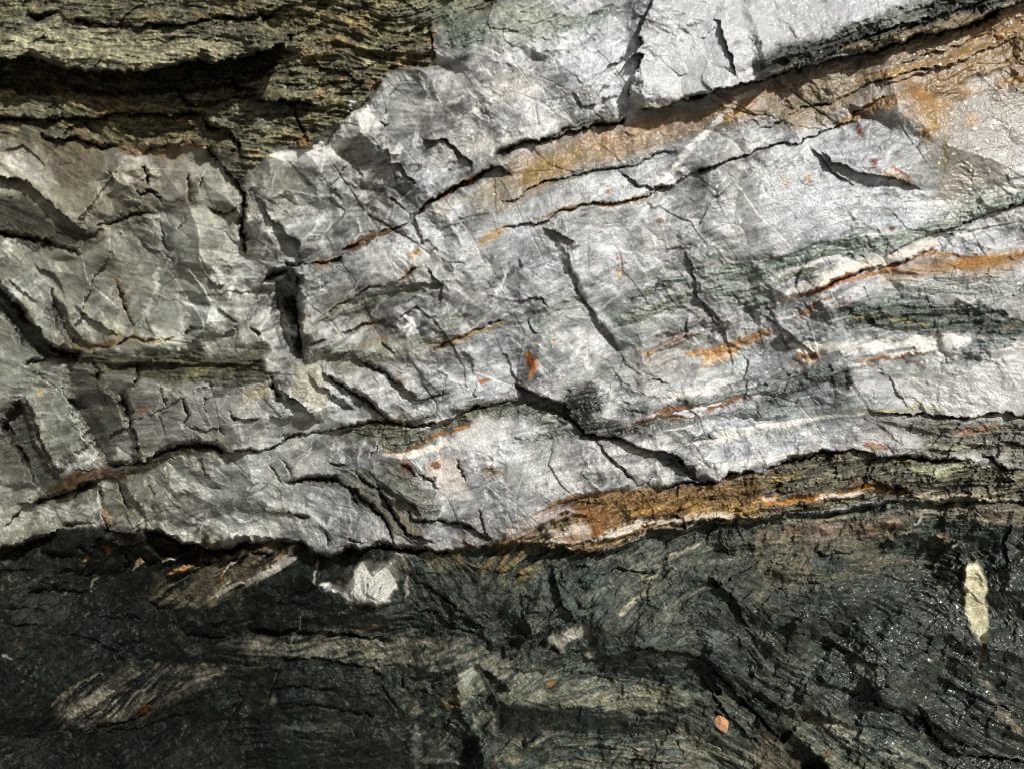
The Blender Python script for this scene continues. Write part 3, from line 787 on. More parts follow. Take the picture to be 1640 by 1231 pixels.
p 0.07 0.065 0.05 0.8 10 0.6|-150,900 120,950 300,1060 420,1100 400,1180 200,1140 -150,1090
s 10 30 L 2 6|500,780 540,860 500,930
s 12 30 L 2 6|640,760 700,840 690,890
s 12 30 R|960,800 920,860 940,930
s 10 30 L 2.5 7|960,960 1050,1000 1130,960
TILE E
p 0.10 0.095 0.07 0.6 14 0.5|-150,100 100,260 260,460 400,500 200,530 -150,400
p 0.11 0.105 0.085 0.6 10 0.5|200,180 330,300 400,460 300,440 220,300
p 0.09 0.085 0.065 0.65 10 0.5|20,700 130,700 210,920 240,1060 100,1100 -100,1000
s 14 30 L 3 9|60,880 120,960 150,1060
s 14 30 L 3 9|0,780 60,840 80,930
s 12 30 R 2 6|640,520 660,600 620,660
s 12 30 L 2 6|760,620 770,720 750,780
s 10 30 L 2 6|860,690 880,780 860,840
s 10 30 R 2 6|960,660 960,760 1000,830

TILE J
s 10 14 L|470,440 500,360 560,330 600,350 640,300
s 9 12 R|520,440 560,400 620,410 660,370
s 9 12 L|560,300 600,320 650,290
c 2 6|540,450 560,380 550,330
c 2 6|610,450 620,390 660,340
c 2 5|380,410 390,375
TILE I
s 12 30 L 4 10|640,220 700,260 760,240
s 14 30 L 4 12|180,190 230,230 330,220 380,240
s 12 30 L 3 9|250,320 330,290 420,330 520,290
s 14 30 R 3 9|560,200 600,260 560,330
s 10 30 L 3 8|0,480 140,470 260,500

TILE N
l 0.20 0.235 0.20 0.9 22 0.5|1130,440 1210,435 1280,408 1345,398 1420,392 1495,368 1570,345 1670,295
l 0.12 0.145 0.115 0.8 9 0.5|1220,440 1270,425 1320,410 1380,408
l 0.16 0.18 0.11 0.7 7 0.5|1230,465 1270,440 1320,425
l 0.62 0.58 0.52 0.9 16 0.1|1260,465 1325,445 1370,430 1425,415 1485,395 1515,380
l 0.22 0.09 0.03 0.95 6 0.3|1220,500 1260,480 1290,470 1335,452 1370,440 1410,425
l 0.32 0.15 0.04 0.9 9 0.3|1400,440 1450,420 1520,405 1580,420 1670,400
l 0.34 0.17 0.045 0.7 10 0.4|1520,420 1560,425 1620,410 1700,400
l 0.24 0.10 0.035 0.85 4 0.2|1270,510 1295,495 1320,480 1340,478
l 0.10 0.12 0.10 0.9 16 0.7|1325,515 1360,495 1420,488 1485,488 1545,495 1600,505 1700,535
l 0.13 0.15 0.13 0.9 20 0.7|1340,520 1420,510 1495,515 1570,530 1670,540
l 0.27 0.24 0.12 0.8 4 0.6|1320,515 1370,510 1430,508 1485,520
l 0.26 0.28 0.26 0.75 18 0.4|1370,480 1445,470 1520,465 1600,470 1670,450
l 0.16 0.18 0.15 0.8 14 0.6|990,495 1030,475 1070,455 1108,435
l 0.22 0.24 0.20 0.8 22 0.5|985,525 1035,505 1090,475 1115,465
l 0.20 0.23 0.20 0.75 16 0.5|820,515 865,500 910,492 940,480
l 0.19 0.21 0.18 0.75 24 0.5|1115,440 1160,465 1220,480 1250,495
l 0.15 0.15 0.13 0.7 8 0.6|1055,540 1100,520 1150,500
l 0.24 0.17 0.11 0.7 10 0.4|1040,565 1090,545 1140,520
l 0.42 0.24 0.10 0.85 12 0.2|1100,565 1140,562 1178,560
l 0.30 0.16 0.06 0.8 5 0.2|1140,555 1200,540 1240,530
l 0.36 0.19 0.07 0.8 12 0.2|1270,575 1295,565 1320,565
l 0.20 0.09 0.035 0.85 5 0.2|1355,582 1395,575 1450,570 1500,565
l 0.66 0.64 0.60 0.9 14 0.1|1270,555 1345,560 1420,550 1495,548 1560,545
l 0.20 0.22 0.22 0.8 16 0.5|1530,590 1555,565 1590,550 1640,545
l 0.16 0.17 0.165 0.85 16 0.5|1220,615 1270,600 1320,590 1360,595
l 0.26 0.16 0.06 0.75 14 0.3|1330,210 1360,190 1410,165 1470,145 1550,120 1670,85
l 0.34 0.20 0.06 0.75 10 0.3|1320,165 1395,130 1470,105 1560,75 1670,30
l 0.20 0.125 0.04 0.8 16 0.2|1470,145 1520,150 1555,170
l 0.30 0.20 0.06 0.7 12 0.2|1495,165 1495,200 1490,225
l 0.20 0.15 0.07 0.6 10 0.2|1515,220 1510,270 1505,300
l 0.33 0.29 0.24 0.6 40 0.1|1545,240 1535,280 1520,320
l 0.34 0.20 0.06 0.7 12 0.2|1600,130 1640,130 1690,110
l 0.16 0.14 0.10 0.7 8 0.4|1240,165 1290,168 1345,150 1420,125
l 0.30 0.20 0.08 0.7 6 0.2|820,340 860,350 920,330 1000,325 1055,312
l 0.30 0.21 0.08 0.7 12 0.3|820,300 870,270 910,250 950,235
l 0.28 0.19 0.08 0.6 10 0.3|1100,200 1170,170 1230,150 1270,135
l 0.07 0.065 0.045 0.9 7 0.6|820,235 860,228 910,215 960,198 1010,188
TILE N
l 0.05 0.052 0.045 0.9 12 0.7|905,620 925,645 940,660 955,690
l 0.06 0.062 0.05 0.85 10 0.7|940,620 930,650 900,680 880,700
l 0.13 0.14 0.12 0.8 18 0.6|860,700 900,690 950,700 980,690
l 0.08 0.085 0.075 0.85 10 0.7|1060,728 1090,740 1120,760
l 0.12 0.13 0.12 0.8 10 0.6|1080,690 1120,705 1160,700
l 0.17 0.185 0.17 0.75 12 0.5|980,660 1060,655 1140,640 1220,625 1300,610
l 0.15 0.16 0.15 0.8 8 0.5|1010,690 1100,675 1200,660 1280,640
l 0.20 0.10 0.05 0.85 7 0.4|1040,665 1080,655 1120,648
l 0.13 0.085 0.05 0.9 6 0.5|1000,682 1060,672 1110,668
l 0.28 0.14 0.06 0.8 6 0.3|1120,660 1160,645 1200,635
l 0.22 0.235 0.20 0.75 16 0.4|520,560 600,545 680,540 760,500
l 0.20 0.21 0.165 0.75 16 0.5|500,520 560,500 640,470 720,455
l 0.30 0.22 0.10 0.7 7 0.2|690,550 760,535 830,510
l 0.30 0.20 0.085 0.7 7 0.2|560,560 600,545 640,540
l 0.12 0.12 0.09 0.8 14 0.6|560,690 640,675 720,665 800,645 850,640
l 0.13 0.12 0.085 0.75 14 0.5|170,585 250,575 330,580 420,575
l 0.10 0.10 0.08 0.8 12 0.5|330,640 400,610 440,600
TILE N
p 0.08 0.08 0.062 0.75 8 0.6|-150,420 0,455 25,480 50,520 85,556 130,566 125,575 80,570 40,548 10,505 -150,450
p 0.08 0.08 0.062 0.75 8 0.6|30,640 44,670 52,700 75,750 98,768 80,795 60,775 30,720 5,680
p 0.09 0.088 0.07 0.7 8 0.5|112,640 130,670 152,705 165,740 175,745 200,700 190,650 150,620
l 0.07 0.07 0.05 0.8 14 0.7|0,385 40,392 90,398 140,380 160,372
l 0.06 0.055 0.04 0.8 12 0.6|200,640 208,680 220,730 225,760
l 0.07 0.068 0.05 0.75 10 0.6|160,760 200,775 225,810 235,845
l 0.10 0.10 0.075 0.7 10 0.6|340,808 380,812 420,815 470,820
p 0.10 0.10 0.08 0.65 10 0.5|330,800 400,790 430,815 400,830 350,825
l 0.12 0.115 0.085 0.7 12 0.6|480,770 540,775 590,800 640,850 670,870
l 0.14 0.12 0.07 0.7 8 0.5|620,800 650,840 680,865
s 30 40 L 4 12|600,770 625,810 650,850 700,872
s 24 40 L 3 10|450,770 530,768 570,790 610,830
TILE N
s 34 60 L|400,1010 470,1008 560,1012 640,1024
s 20 50 R|520,1055 600,1062 680,1100 760,1150
s 24 60 L|1000,1035 1080,1040 1160,1062
s 22 50 L|120,1130 170,1168 240,1160 320,1130
s 30 80 R|650,1015 740,1005 830,1020 900,1050
s 26 70 L|880,900 900,960 930,1000
s 26 60 L|1130,915 1180,960 1200,1010
s 22 60 R|1250,1000 1330,985 1420,1020
s 24 60 L|1300,1080 1380,1110 1480,1150 1560,1200
s 20 50 L|700,960 760,1000 800,1050
s 22 60 R|160,960 240,950 330,965
s 20 50 L|60,1010 140,1020 220,1060
TILE N
l 0.06 0.075 0.06 0.8 26 0.8|1230,1010 1320,960 1420,950 1500,1000
l 0.05 0.066 0.052 0.8 24 0.8|1300,1060 1400,1010 1500,1080 1600,1120
l 0.15 0.155 0.125 0.6 14 0.9|950,890 1040,905 1120,900 1200,890
l 0.16 0.16 0.13 0.6 10 0.9|900,960 980,940 1060,950
l 0.15 0.155 0.125 0.6 12 0.9|1060,990 1090,960 1150,930
l 0.20 0.18 0.13 0.6 8 0.9|1190,870 1300,862 1400,850 1480,846
l 0.22 0.21 0.16 0.6 6 0.8|1240,838 1340,828 1440,818 1560,822
l 0.26 0.25 0.19 0.7 4 0.6|1090,842 1200,836 1300,826
l 0.22 0.13 0.05 0.75 8 0.6|560,1010 600,1005 640,1010
"""
ORG = dict(A=(0,0), B=(400,0), C=(800,0), D=(1220,0), E=(0,400), F=(400,400), G=(800,400), H=(1220,400), I=(0,811), J=(400,811), K=(800,811), L=(1220,811), N=None)
HT = np.zeros((NY, NX), f32)
CRK = np.zeros((NY, NX), f32)          # how deep in a crack (dirt collects there)
PATCH = []
SM = np.ones((NY, NX), f32)            # 1 = shattered, 0 = smooth face
def window(P, pad):
    x0, y0 = P.min(0)-pad; x1, y1 = P.max(0)+pad
    j0 = max(0, int((x0-X0)/STEP)); j1 = min(NX, int((x1-X0)/STEP)+2)
    i0 = max(0, int((y0-Y0)/STEP)); i1 = min(NY, int((y1-Y0)/STEP)+2)
    return slice(i0, i1), slice(j0, j1)
def polydist(P, x, y):
    """distance, signed side (+ = left of travel), arclength position, total length"""
    best = np.full(x.shape, 1e9, f32); side = np.ones(x.shape, f32); arc = np.zeros(x.shape, f32); s0 = 0.0
    for a, b in zip(P[:-1], P[1:]):
        d = b-a; L = float(np.hypot(*d))
        if L < 1e-6: continue
        rx = x-a[0]; ry = y-a[1]
        t = np.clip((rx*d[0]+ry*d[1])/(L*L), 0, 1)
        q = (rx-t*d[0])**2+(ry-t*d[1])**2
        cr = d[0]*ry-d[1]*rx           # >0 : right of travel on a y-down map
        n = q < best
        best = np.where(n, q, best); side = np.where(n, np.where(cr > 0, -1, 1), side); arc = np.where(n, s0+t*L, arc); s0 += L
    return np.sqrt(best), side, arc, s0
def polysdf(P, x, y):
    best = np.full(x.shape, 1e9, f32); ins = np.zeros(x.shape, bool)
    for a, b in zip(P, np.roll(P, -1, 0)):
        d = b-a; LL = float(d @ d)
        if LL < 1e-9: continue
        rx = x-a[0]; ry = y-a[1]
        t = np.clip((rx*d[0]+ry*d[1])/LL, 0, 1)
        best = np.minimum(best, (rx-t*d[0])**2+(ry-t*d[1])**2)
        if abs(d[1]) > 1e-9:
            ins ^= ((a[1] > y) != (b[1] > y)) & (x < (y-a[1])*d[0]/d[1]+a[0])
    return np.where(ins, 1, -1)*np.sqrt(best)
def taper(arc, tot):
    k = min(0.3*tot, 26)
    return sst(0, k, np.minimum(arc, tot-arc))
VARY = fbm(X, Y, 26, 71, 3, 0.6)
def crackprof(d, cw, w):
    k = np.clip((0.80+1.7*VARY[w])*(1-0.45*sst(600, 900, X[w])), 0.05, 1.7)
    return np.clip(k, 0, 1.1)*np.exp(-(d/(0.62*cw*k))**1.8)
tile = None
for line in MAP.splitlines():
    line = line.strip()
    if not line or line[0] == '#': continue
    if line.startswith('TILE'): tile = ORG[line.split()[1]]; continue
    head, pts = line.split('|'); h = head.split(); k = h[0]
    P = np.array([[float(v) for v in q.split(',')] for q in pts.split()], np.float64)
    if tile is not None: P = P/2.931+np.array(tile)
    if k == 's':
        lf = 1.7 if P[:, 0].mean() < 500 and P[:, 1].mean() < 900 else 1.0
        amp, L, sd = lf*float(h[1]), float(h[2]), (1 if h[3] == 'L' else -1)
        w = window(P, L*3+8); d, s, arc, tot = polydist(P, WX[w], WY[w]); tp = taper(arc, tot); s = s*sd
        HT[w] += amp*tp*np.where(s > 0, 0.66*np.exp(-d/L), -0.34*np.exp(-d/(0.45*L)))
        if len(h) > 4:
            cw, cd = float(h[4])*(1+0.4*(lf > 1)), float(h[5])*lf
            g = tp*crackprof(d, cw, w); HT[w] -= 2.0*cd*g; CRK[w] = np.maximum(CRK[w], g)
    elif k == 'c':
        cw, cd = float(h[1]), float(h[2])
        w = window(P, cw*3+6); d, s, arc, tot = polydist(P, WX[w], WY[w])
        g = taper(arc, tot)*crackprof(d, cw, w); HT[w] -= 2.0*cd*g; CRK[w] = np.maximum(CRK[w], g)
    elif k == 't':
        gx, gy, off, fe = map(float, h[1:5])
        w = window(P, fe*2+6); sd = polysdf(P, WX[w], WY[w]); c = P.mean(0)
        kk = 1.7 if c[0] < 560 or c[1] > 880 else 1.0
        HT[w] += sst(-fe, fe, sd)*(gx*(X[w]-c[0])+gy*kk*(Y[w]-c[1])+off*kk)
    elif k == 'm':
        fe = float(h[2]); w = window(P, fe*2+6); m = sst(-fe, fe, polysdf(P, WX[w], WY[w])); SM[w] = SM[w]*(1-m)+float(h[1])*m
    else:
        PATCH.append((k, h, P))

# ------------------------------------------------------------------ how the quartz breaks
_a = 0.35*WX+0.65*X+10*fbm(X, Y, 110, 7, 2); _b = 0.35*WY+0.65*Y+10*fbm(X, Y, 110, 8, 2)
Q1, i1 = facets(_a, _b, 150, 201, 0.5, 1.4, 0.13)
Q2, i2 = facets(_a, _b, 64, 211, 0.9, 1.6, 0.36)
Q2b, i2b = facets(_a, _b, 34, 215, 0.2, 1.5, 0.40); Q2 = Q2+Q2b
Q3, i3 = facets(_a, _b, 16, 221, 0.7, 1.6, 0.60)
Q4, i4 = facets(WX, WY, 6.5, 231, 0.3, 1.5, 0.70)
chip, ce, ci = cells(_a, _b, 70, 205, 0.9, 2.2, 0.06, 3.0)
chip2, ce2, ci2 = cells(_a, _b, 30, 206, 0.6, 1.8, 0.06, 1.4)
rough = sst(-0.25, 0.45, fbm(X, Y, 120, 103, 3)); rough2 = sst(-0.12, 0.32, fbm(X, Y, 80, 107, 5, 0.6))

gateA = sst(0.0, 0.35, fbm(X, Y, 90, 108, 3)); gateB = sst(0.0, 0.3, fbm(X, Y, 50, 109, 3))
hair = np.maximum(np.exp(-(ce/0.022)**2)*gateA, np.exp(-(ce2/0.035)**2)*gateB*0.8).astype(f32)

# ------------------------------------------------------------------ rock kinds
def blk(pts, t=None):
    P = np.array([[float(v) for v in q.split(',')] for q in pts.split()], np.float64)
    return P/2.931+np.array(ORG[t]) if t else P
UP_CONTACT = "835,-200 830,0 800,10 760,30 700,52 697,108 640,112 620,120 600,150 570,185 530,205 500,240 430,246 385,265 330,247 290,234 210,254 170,242 60,236 0,228 -300,222"
LOW_CONTACT = "-300,900 0,878 34,871 68,859 96,845 140,848 165,838 180,852 236,850 266,855 293,866 321,876 341,883 362,879 392,869 420,867 450,862 480,869 500,885 530,894 550,883 564,876 591,879 622,872 646,879 680,879 710,886 740,878 790,872 840,868 875,872 943,884 985,881 1022,862 1059,845 1097,845 1121,833 1175,835 1220,825 1300,822 1380,808 1460,800 1640,803 2000,815"
P_UP = blk("-300,-300 "+UP_CONTACT); P_LOW = blk(LOW_CONTACT+" 2000,1700 -300,1700")
RUST_TOP = "720,880 790,868 830,840 870,815 930,790 1000,782 1046,782 1073,778 1090,772 1121,772 1151,768 1168,758 1196,755 1220,760 1254,741 1288,731 1333,721 1367,719 1391,722 1425,733 1459,731 1493,736 1527,736 1554,741 1640,750 2000,760"
P_RUST = blk(RUST_TOP+" 2000,815 1640,803 1460,800 1380,808 1300,822 1220,825 1175,835 1121,833 1097,845 1059,845 1022,862 985,881 943,884 875,872 790,872")
n1 = 9*fbm(X, Y, 60, 11, 4, 0.6)+3*LC+2*LM
n2 = 14*fbm(X, Y, 50, 12, 5, 0.7)+2*LC+1.5*LM
S = np.zeros((NY, NX), f32)
sdU = polysdf(P_UP, WX, WY); sdL = polysdf(P_LOW, WX, WY); sdR = polysdf(P_RUST, WX, WY)
mU = sst(-4, 4, sdU+0.6*n1+0.9*n2*sst(-30, 0, -np.abs(sdU))); mL = sst(-4, 4, sdL+0.35*n1); mR = sst(-5, 5, sdR+0.5*n1)
C = np.empty((NY, NX, 3), f32)
def paint(m, c):
    C[:] = C*(1-m[..., None])+np.asarray(c, f32)*m[..., None] if not isinstance(c, np.ndarray) else C*(1-m[..., None])+c*m[..., None]
# quartz: cloudy greys and whites, glassy grey where clear, white where bruised
cl = 0.5*fbm(X, Y, 130, 81, 5, 0.6)+0.40*fbm(X, Y, 34, 82, 6, 0.75)
v = 0.30+0.50*cl+0.07*(i2-0.5)+0.06*(i2b-0.5)+0.08*(i3-0.5)+0.06*(i1-0.5)+0.05*(ci2-0.5)+0.025*LM+0.02*LC
v += 0.07*sst(620, 150, X)
v += 0.06*sst(450, 1250, X-0.3*Y)
bru = np.clip(Q3-blur(Q3, 6), 0, 2)*0.10*rough2+np.clip(Q2-blur(Q2, 10), 0, 2)*0.06; v += bru
v = np.clip(v, 0.11, 0.64)
lw = sst(900, 200, X+0.2*Y)
wn_ = fbm(X, Y, 150, 83, 4)+0.6*fbm(X, Y, 40, 84, 4)
C[..., 0] = v*(0.965+0.05*wn_+0.015*lw); C[..., 1] = v*(0.985+0.015*lw); C[..., 2] = v*(1.0-0.07*wn_-0.15*lw)
# thin layers caught up in the vein on the right
bm1 = sst(880, 1120, X)*sst(330, 430, Y+0.28*(X-1100))*(1-sst(740, 800, Y)); bm2 = sst(1000, 1300, X)*(1-bm1)*0.5
v_ = 1+0.10*LB+0.07*LB2+0.05*LM; C *= v_[..., None]
paint(sst(0.5, 1.7, LB+0.8*LB2+0.6*fbm(X, Y, 90, 62, 3))*np.maximum(bm1, bm2)*0.75, (0.17, 0.20, 0.17))
paint(sst(1.0, 2.0, LB2-0.6*LB)*bm1*0.7, (0.70, 0.68, 0.63))
left_shade = sst(560, 40, X); paint(sst(0.35, -0.35, fbm(X, Y, 85, 70, 6, 0.72)+0.10*LC-0.55*left_shade+0.25)*left_shade*0.40, (0.125, 0.12, 0.085))  # darker towards the left: light fall-off put into the colour
# milky healed cracks, straight and feathery, in a few directions
for sc, seed, ang, asp, wd, a in ((70, 85, 0.55, 4.0, 0.030, 0.75), (46, 86, -0.85, 3.5, 0.035, 0.65), (30, 87, -1.25, 4.0, 0.05, 0.6), (26, 92, 0.75, 5.0, 0.06, 0.5), (18, 93, -0.6, 4.0, 0.09, 0.5)):
    ca, sa = math.cos(ang), math.sin(ang); u = (WX*ca+WY*sa)/asp; q = -WX*sa+WY*ca
    vein = np.exp(-(fbm(u, q, sc, seed, 2)/wd)**2)*sst(0.05, 0.45, fbm(X, Y, 60+sc, seed+20, 3)); paint(np.clip(vein*a*0.95, 0, 0.8), (0.74, 0.735, 0.71))
grain = fbm(X, Y, 7, 88, 4, 0.85); C *= (1+0.34*grain+0.05*LF)[..., None]
grime = sst(0.18, 0.6, fbm(X, Y, 60, 91, 6, 0.8)+0.12*LM)*(0.35+0.65*rough2); paint(grime*(0.65+0.2*sst(800, 300, X)), (0.13, 0.128, 0.095))
gr2 = sst(0.12, 0.42, fbm(X, Y, 130, 73, 6, 0.7)+0.10*LB+0.06*LM)*sst(1150, 700, X); paint(gr2*0.32, (0.17, 0.16, 0.115))
gr3 = sst(0.15, 0.5, fbm(X, Y, 110, 72, 6, 0.7)+0.12*LB)*sst(600, 900, X)*sst(250, 420, Y+0.28*(X-1100)); paint(gr3*0.6, (0.20, 0.225, 0.20))
spk = sst(0.45, 0.7, fbm(X, Y, 8, 89, 3, 0.7))*sst(-0.1, 0.4, fbm(X, Y, 120, 90, 2)); paint(spk*0.6, (0.10, 0.09, 0.07))
paint(np.clip(hair*(0.7-0.35*sst(700, 1000, X)), 0, 0.8), (0.09, 0.085, 0.065))
# stain creeping out of the joints
halo = np.clip(CRK, 0, 1)
h1 = blur(halo, 10)*3.0; h2 = blur(h1, 60)
st = np.clip(h1*0.5+h2*2.2, 0, 1)*sst(-0.15, 0.5, fbm(X, Y, 34, 94, 5, 0.7)); hs_ = sst(-0.2, 0.3, fbm(X, Y, 160, 77, 2))[..., None]
scol = (np.array((0.26, 0.155, 0.06), f32)*hs_+np.array((0.17, 0.165, 0.105), f32)*(1-hs_)).astype(f32); paint(np.clip(st*0.8, 0, 0.75), scol)
# schist colours
iso = fbm(X, Y, 8, 95, 4, 0.85)+0.5*fbm(X, Y, 3.2, 79, 2, 0.9)
sv = np.exp(0.20*LF+0.17*LM+0.10*LC+0.85*iso)
svl = np.exp(0.12*LF+0.10*LM+0.05*LC+0.90*iso+0.30*fbm(X, Y, 45, 78, 4, 0.7))
hue = fbm(X, Y, 70, 96, 4, 0.6)+0.3*LC
olive = np.stack([0.16*sv*(1+0.16*hue), 0.153*sv*(1+0.05*hue), 0.10*sv*(1-0.15*hue)], -1).astype(f32)
gold = np.clip(fbm(X, Y, 45, 97, 4, 0.65)*2.2-0.35+0.25*LM, 0, 1)
olive = olive*(1-gold[..., None]*0.6)+np.stack([0.26*sv, 0.17*sv, 0.065*sv], -1)*gold[..., None]*0.6
lk = 1-0.66*sst(820, 420, X)-0.14*sst(400, 100, X)*sst(950, 1100, Y)-0.15*sst(1150, 1350, X)*sst(860, 980, Y)  # dark bed darkened further at lower left, light fall-off put into the colour
dark = np.stack([0.084*svl*(1+0.12*hue), 0.097*svl, 0.078*svl*(1-0.12*hue)], -1).astype(f32)
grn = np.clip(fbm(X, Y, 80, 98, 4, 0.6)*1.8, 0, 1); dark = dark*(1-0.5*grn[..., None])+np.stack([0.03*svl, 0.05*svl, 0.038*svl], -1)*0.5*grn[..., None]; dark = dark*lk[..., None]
rusty = np.stack([0.21*sv*(1+0.25*hue), 0.155*sv, 0.085*sv*(1-0.3*hue)], -1).astype(f32)
far_ = sst(1080, 1330, X+60*fbm(X, Y, 90, 46, 3))[..., None]*0.85; rusty = rusty*(1-far_)+np.stack([0.125*sv, 0.122*sv, 0.092*sv], -1)*far_
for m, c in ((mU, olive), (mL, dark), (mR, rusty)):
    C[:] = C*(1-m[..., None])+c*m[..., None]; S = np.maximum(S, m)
WET = ((0.22-0.10*mL-0.08*mU)*sst(200, 1000, X)).astype(f32)
flk = sst(0.25, 0.65, fbm(X, Y, 6, 74, 3, 0.85)+0.12*LF)*sst(-0.25, 0.3, fbm(X, Y, 70, 75, 4, 0.6))
paint(flk*mL*0.6, (0.21, 0.215, 0.175)); paint(flk*mU*0.5, (0.42, 0.39, 0.26))
blk_ = sst(0.15, 0.5, fbm(X, Y, 40, 76, 5, 0.7)+0.15*LC); paint(blk_*mU*0.45, (0.06, 0.06, 0.045)); paint(blk_*mL*0.4, (0.018, 0.02, 0.017))
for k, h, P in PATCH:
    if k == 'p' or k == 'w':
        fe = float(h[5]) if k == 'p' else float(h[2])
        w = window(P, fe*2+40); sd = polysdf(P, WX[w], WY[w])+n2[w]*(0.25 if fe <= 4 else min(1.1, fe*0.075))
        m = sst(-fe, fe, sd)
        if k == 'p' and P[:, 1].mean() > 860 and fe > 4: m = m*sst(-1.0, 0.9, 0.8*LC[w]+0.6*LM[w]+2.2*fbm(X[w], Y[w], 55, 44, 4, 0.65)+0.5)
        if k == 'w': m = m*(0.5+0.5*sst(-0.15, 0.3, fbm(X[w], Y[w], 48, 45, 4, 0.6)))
    elif k == 'l':
        wd = float(h[5]); w = window(P, wd*2+20); d, s, arc, tot = polydist(P, WX[w], WY[w])
        m = sst(0, 1, 1.7-1.25*(d/(0.5*wd))-1.2*(1-taper(arc, tot))+(0.05+0.25/max(wd, 4))*n1[w]+0.22*LM[w]+0.15*LC[w])
    else:
        wd = float(h[5]); w = window(P, wd*2+10); d = np.hypot(WX[w]-P[0, 0], WY[w]-P[0, 1])+0.35*n1[w]
        m = sst(0, 1, 1.2-d/wd)
    if k == 'w':
        WET[w] = np.maximum(WET[w], m*float(h[1])); continue
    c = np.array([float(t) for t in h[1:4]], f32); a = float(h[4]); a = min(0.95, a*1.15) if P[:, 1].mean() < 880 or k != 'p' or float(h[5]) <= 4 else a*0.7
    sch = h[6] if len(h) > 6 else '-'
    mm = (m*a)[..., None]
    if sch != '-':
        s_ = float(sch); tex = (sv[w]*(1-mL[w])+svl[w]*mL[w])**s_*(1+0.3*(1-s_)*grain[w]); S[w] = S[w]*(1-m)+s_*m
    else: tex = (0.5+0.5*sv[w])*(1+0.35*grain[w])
    C[w] = C[w]*(1-mm)+(c*tex[..., None])*mm  # lit and shaded faces and dark left hollows come in here as colour
# dirt in the cracks
dm = np.clip(CRK*0.8, 0, 0.85)*(0.6+0.4*sst(-0.3, 0.3, fbm(X, Y, 30, 99, 3))); C[:] = C*(1-dm[..., None])+np.array((0.055, 0.048, 0.035), f32)*dm[..., None]
C = np.clip(C, 0.008, 0.82)
lum = C.mean(-1, keepdims=True); C = np.clip(C*(0.25+0.75*np.clip(lum/0.36, 0, 1)**0.35*1.15), 0.006, 0.82).astype(f32)   # contrast curve on the colour: darks go deeper than pale crystal

# ------------------------------------------------------------------ relief
def sp(t, w): return w*np.logaddexp(0, t/w)
base = -0.58*sp(620-X, 120)-1.0*sp(230-X, 80)                       # the left is turned from the sun, shaped to darken like lamp fall-off
base += -0.14*sp(Y-860, 40)-0.12*sp(Y-1050, 60)                    # and the bottom is tucked under, shaped to darken it
base += 0.05*sp(X-1330, 90)*sst(700, 100, Y)                       # and runs back on the upper right
base += -0.22*sp(720-X, 80)*sst(780, 960, Y)  # lower left turned further away, shaped to darken it
LEFT = sst(820, 420, X)
base = -560+sp(base+560, 50)
base += 22*fbm(X, Y, 330, 101, 2)+11*fbm(X, Y, 130, 102, 2)
hq = Q1*(1.0+1.6*LEFT)+Q2*(0.35+0.75*rough)*SM*(0.52+0.95*LEFT)+Q3*(0.03+0.72*rough2)*SM*(0.75+0.5*LEFT)+Q4*(0.03+0.55*rough2)*(0.3+0.7*SM)
hq += SM*(chip*(0.2+0.8*rough)+chip2*rough2*1.1)-2.0*hair*(1-0.5*sst(700, 1000, X))+(0.5*fbm(X, Y, 9, 104, 4, 0.75)+0.2*LM)*(0.25+0.75*rough2)
terr = LX*1.6+LC*0.8+0.3*LM; fr = terr-np.floor(terr); terr = np.floor(terr)+sst(0.66, 1.0, fr)
s1, _ = facets(WX, WY, 80, 241, -0.1, 1.7, 0.16)
s2, _, _ = cells(WX, WY, 17, 251, -0.5, 2.0, 0.22, 0.9)
s5, _, _ = cells(_a, _b, 34, 281, -0.05, 2.4, 0.16, 3.0)
s6, _ = facets(_a, _b, 150, 291, -0.5, 1.3, 0.34)
s3, _ = facets(WX, WY, 26, 261, -0.5, 1.7, 0.30)
s4, _ = facets(WX, WY, 9, 271, -0.6, 1.8, 0.34)
hup = 3.2*terr+1.2*LC+0.8*LM+0.45*LF+s1*0.9+s2*1.6+s3*0.9+s4*1.0+s5+1.0*fbm(X, Y, 7, 105, 3, 0.8)
hlo = 1.5*terr+0.6*LC+0.25*LM+0.2*LF+s1*2.8+s6+s2*1.2+s3*1.2+s4*1.2+1.0*fbm(X, Y, 7, 105, 3, 0.8)
hs = hup*(1-mL)+hlo*mL
Ss = blur(S, 2)
Ss = Ss**1.4
HT = HT+base+hq*(1-Ss)+hs*Ss
low = sst(-1.5, 2.0, sdL+0.25*n1); HT -= 20*low
HT -= 10*sst(-8, 10, sdU)*0.5
HT = HT.astype(f32)

# ------------------------------------------------------------------ wall positions
def unproject(px, py, h):
    """map position and relief (mm towards the viewer) -> point in the place"""
    k = (D-h*MM)/D
    return np.stack([(px-820)*MM*k, -D+D*k, CAMZ+(615.5-py)*MM*k], -1)
POS = unproject(X, Y, HT).astype(f32)
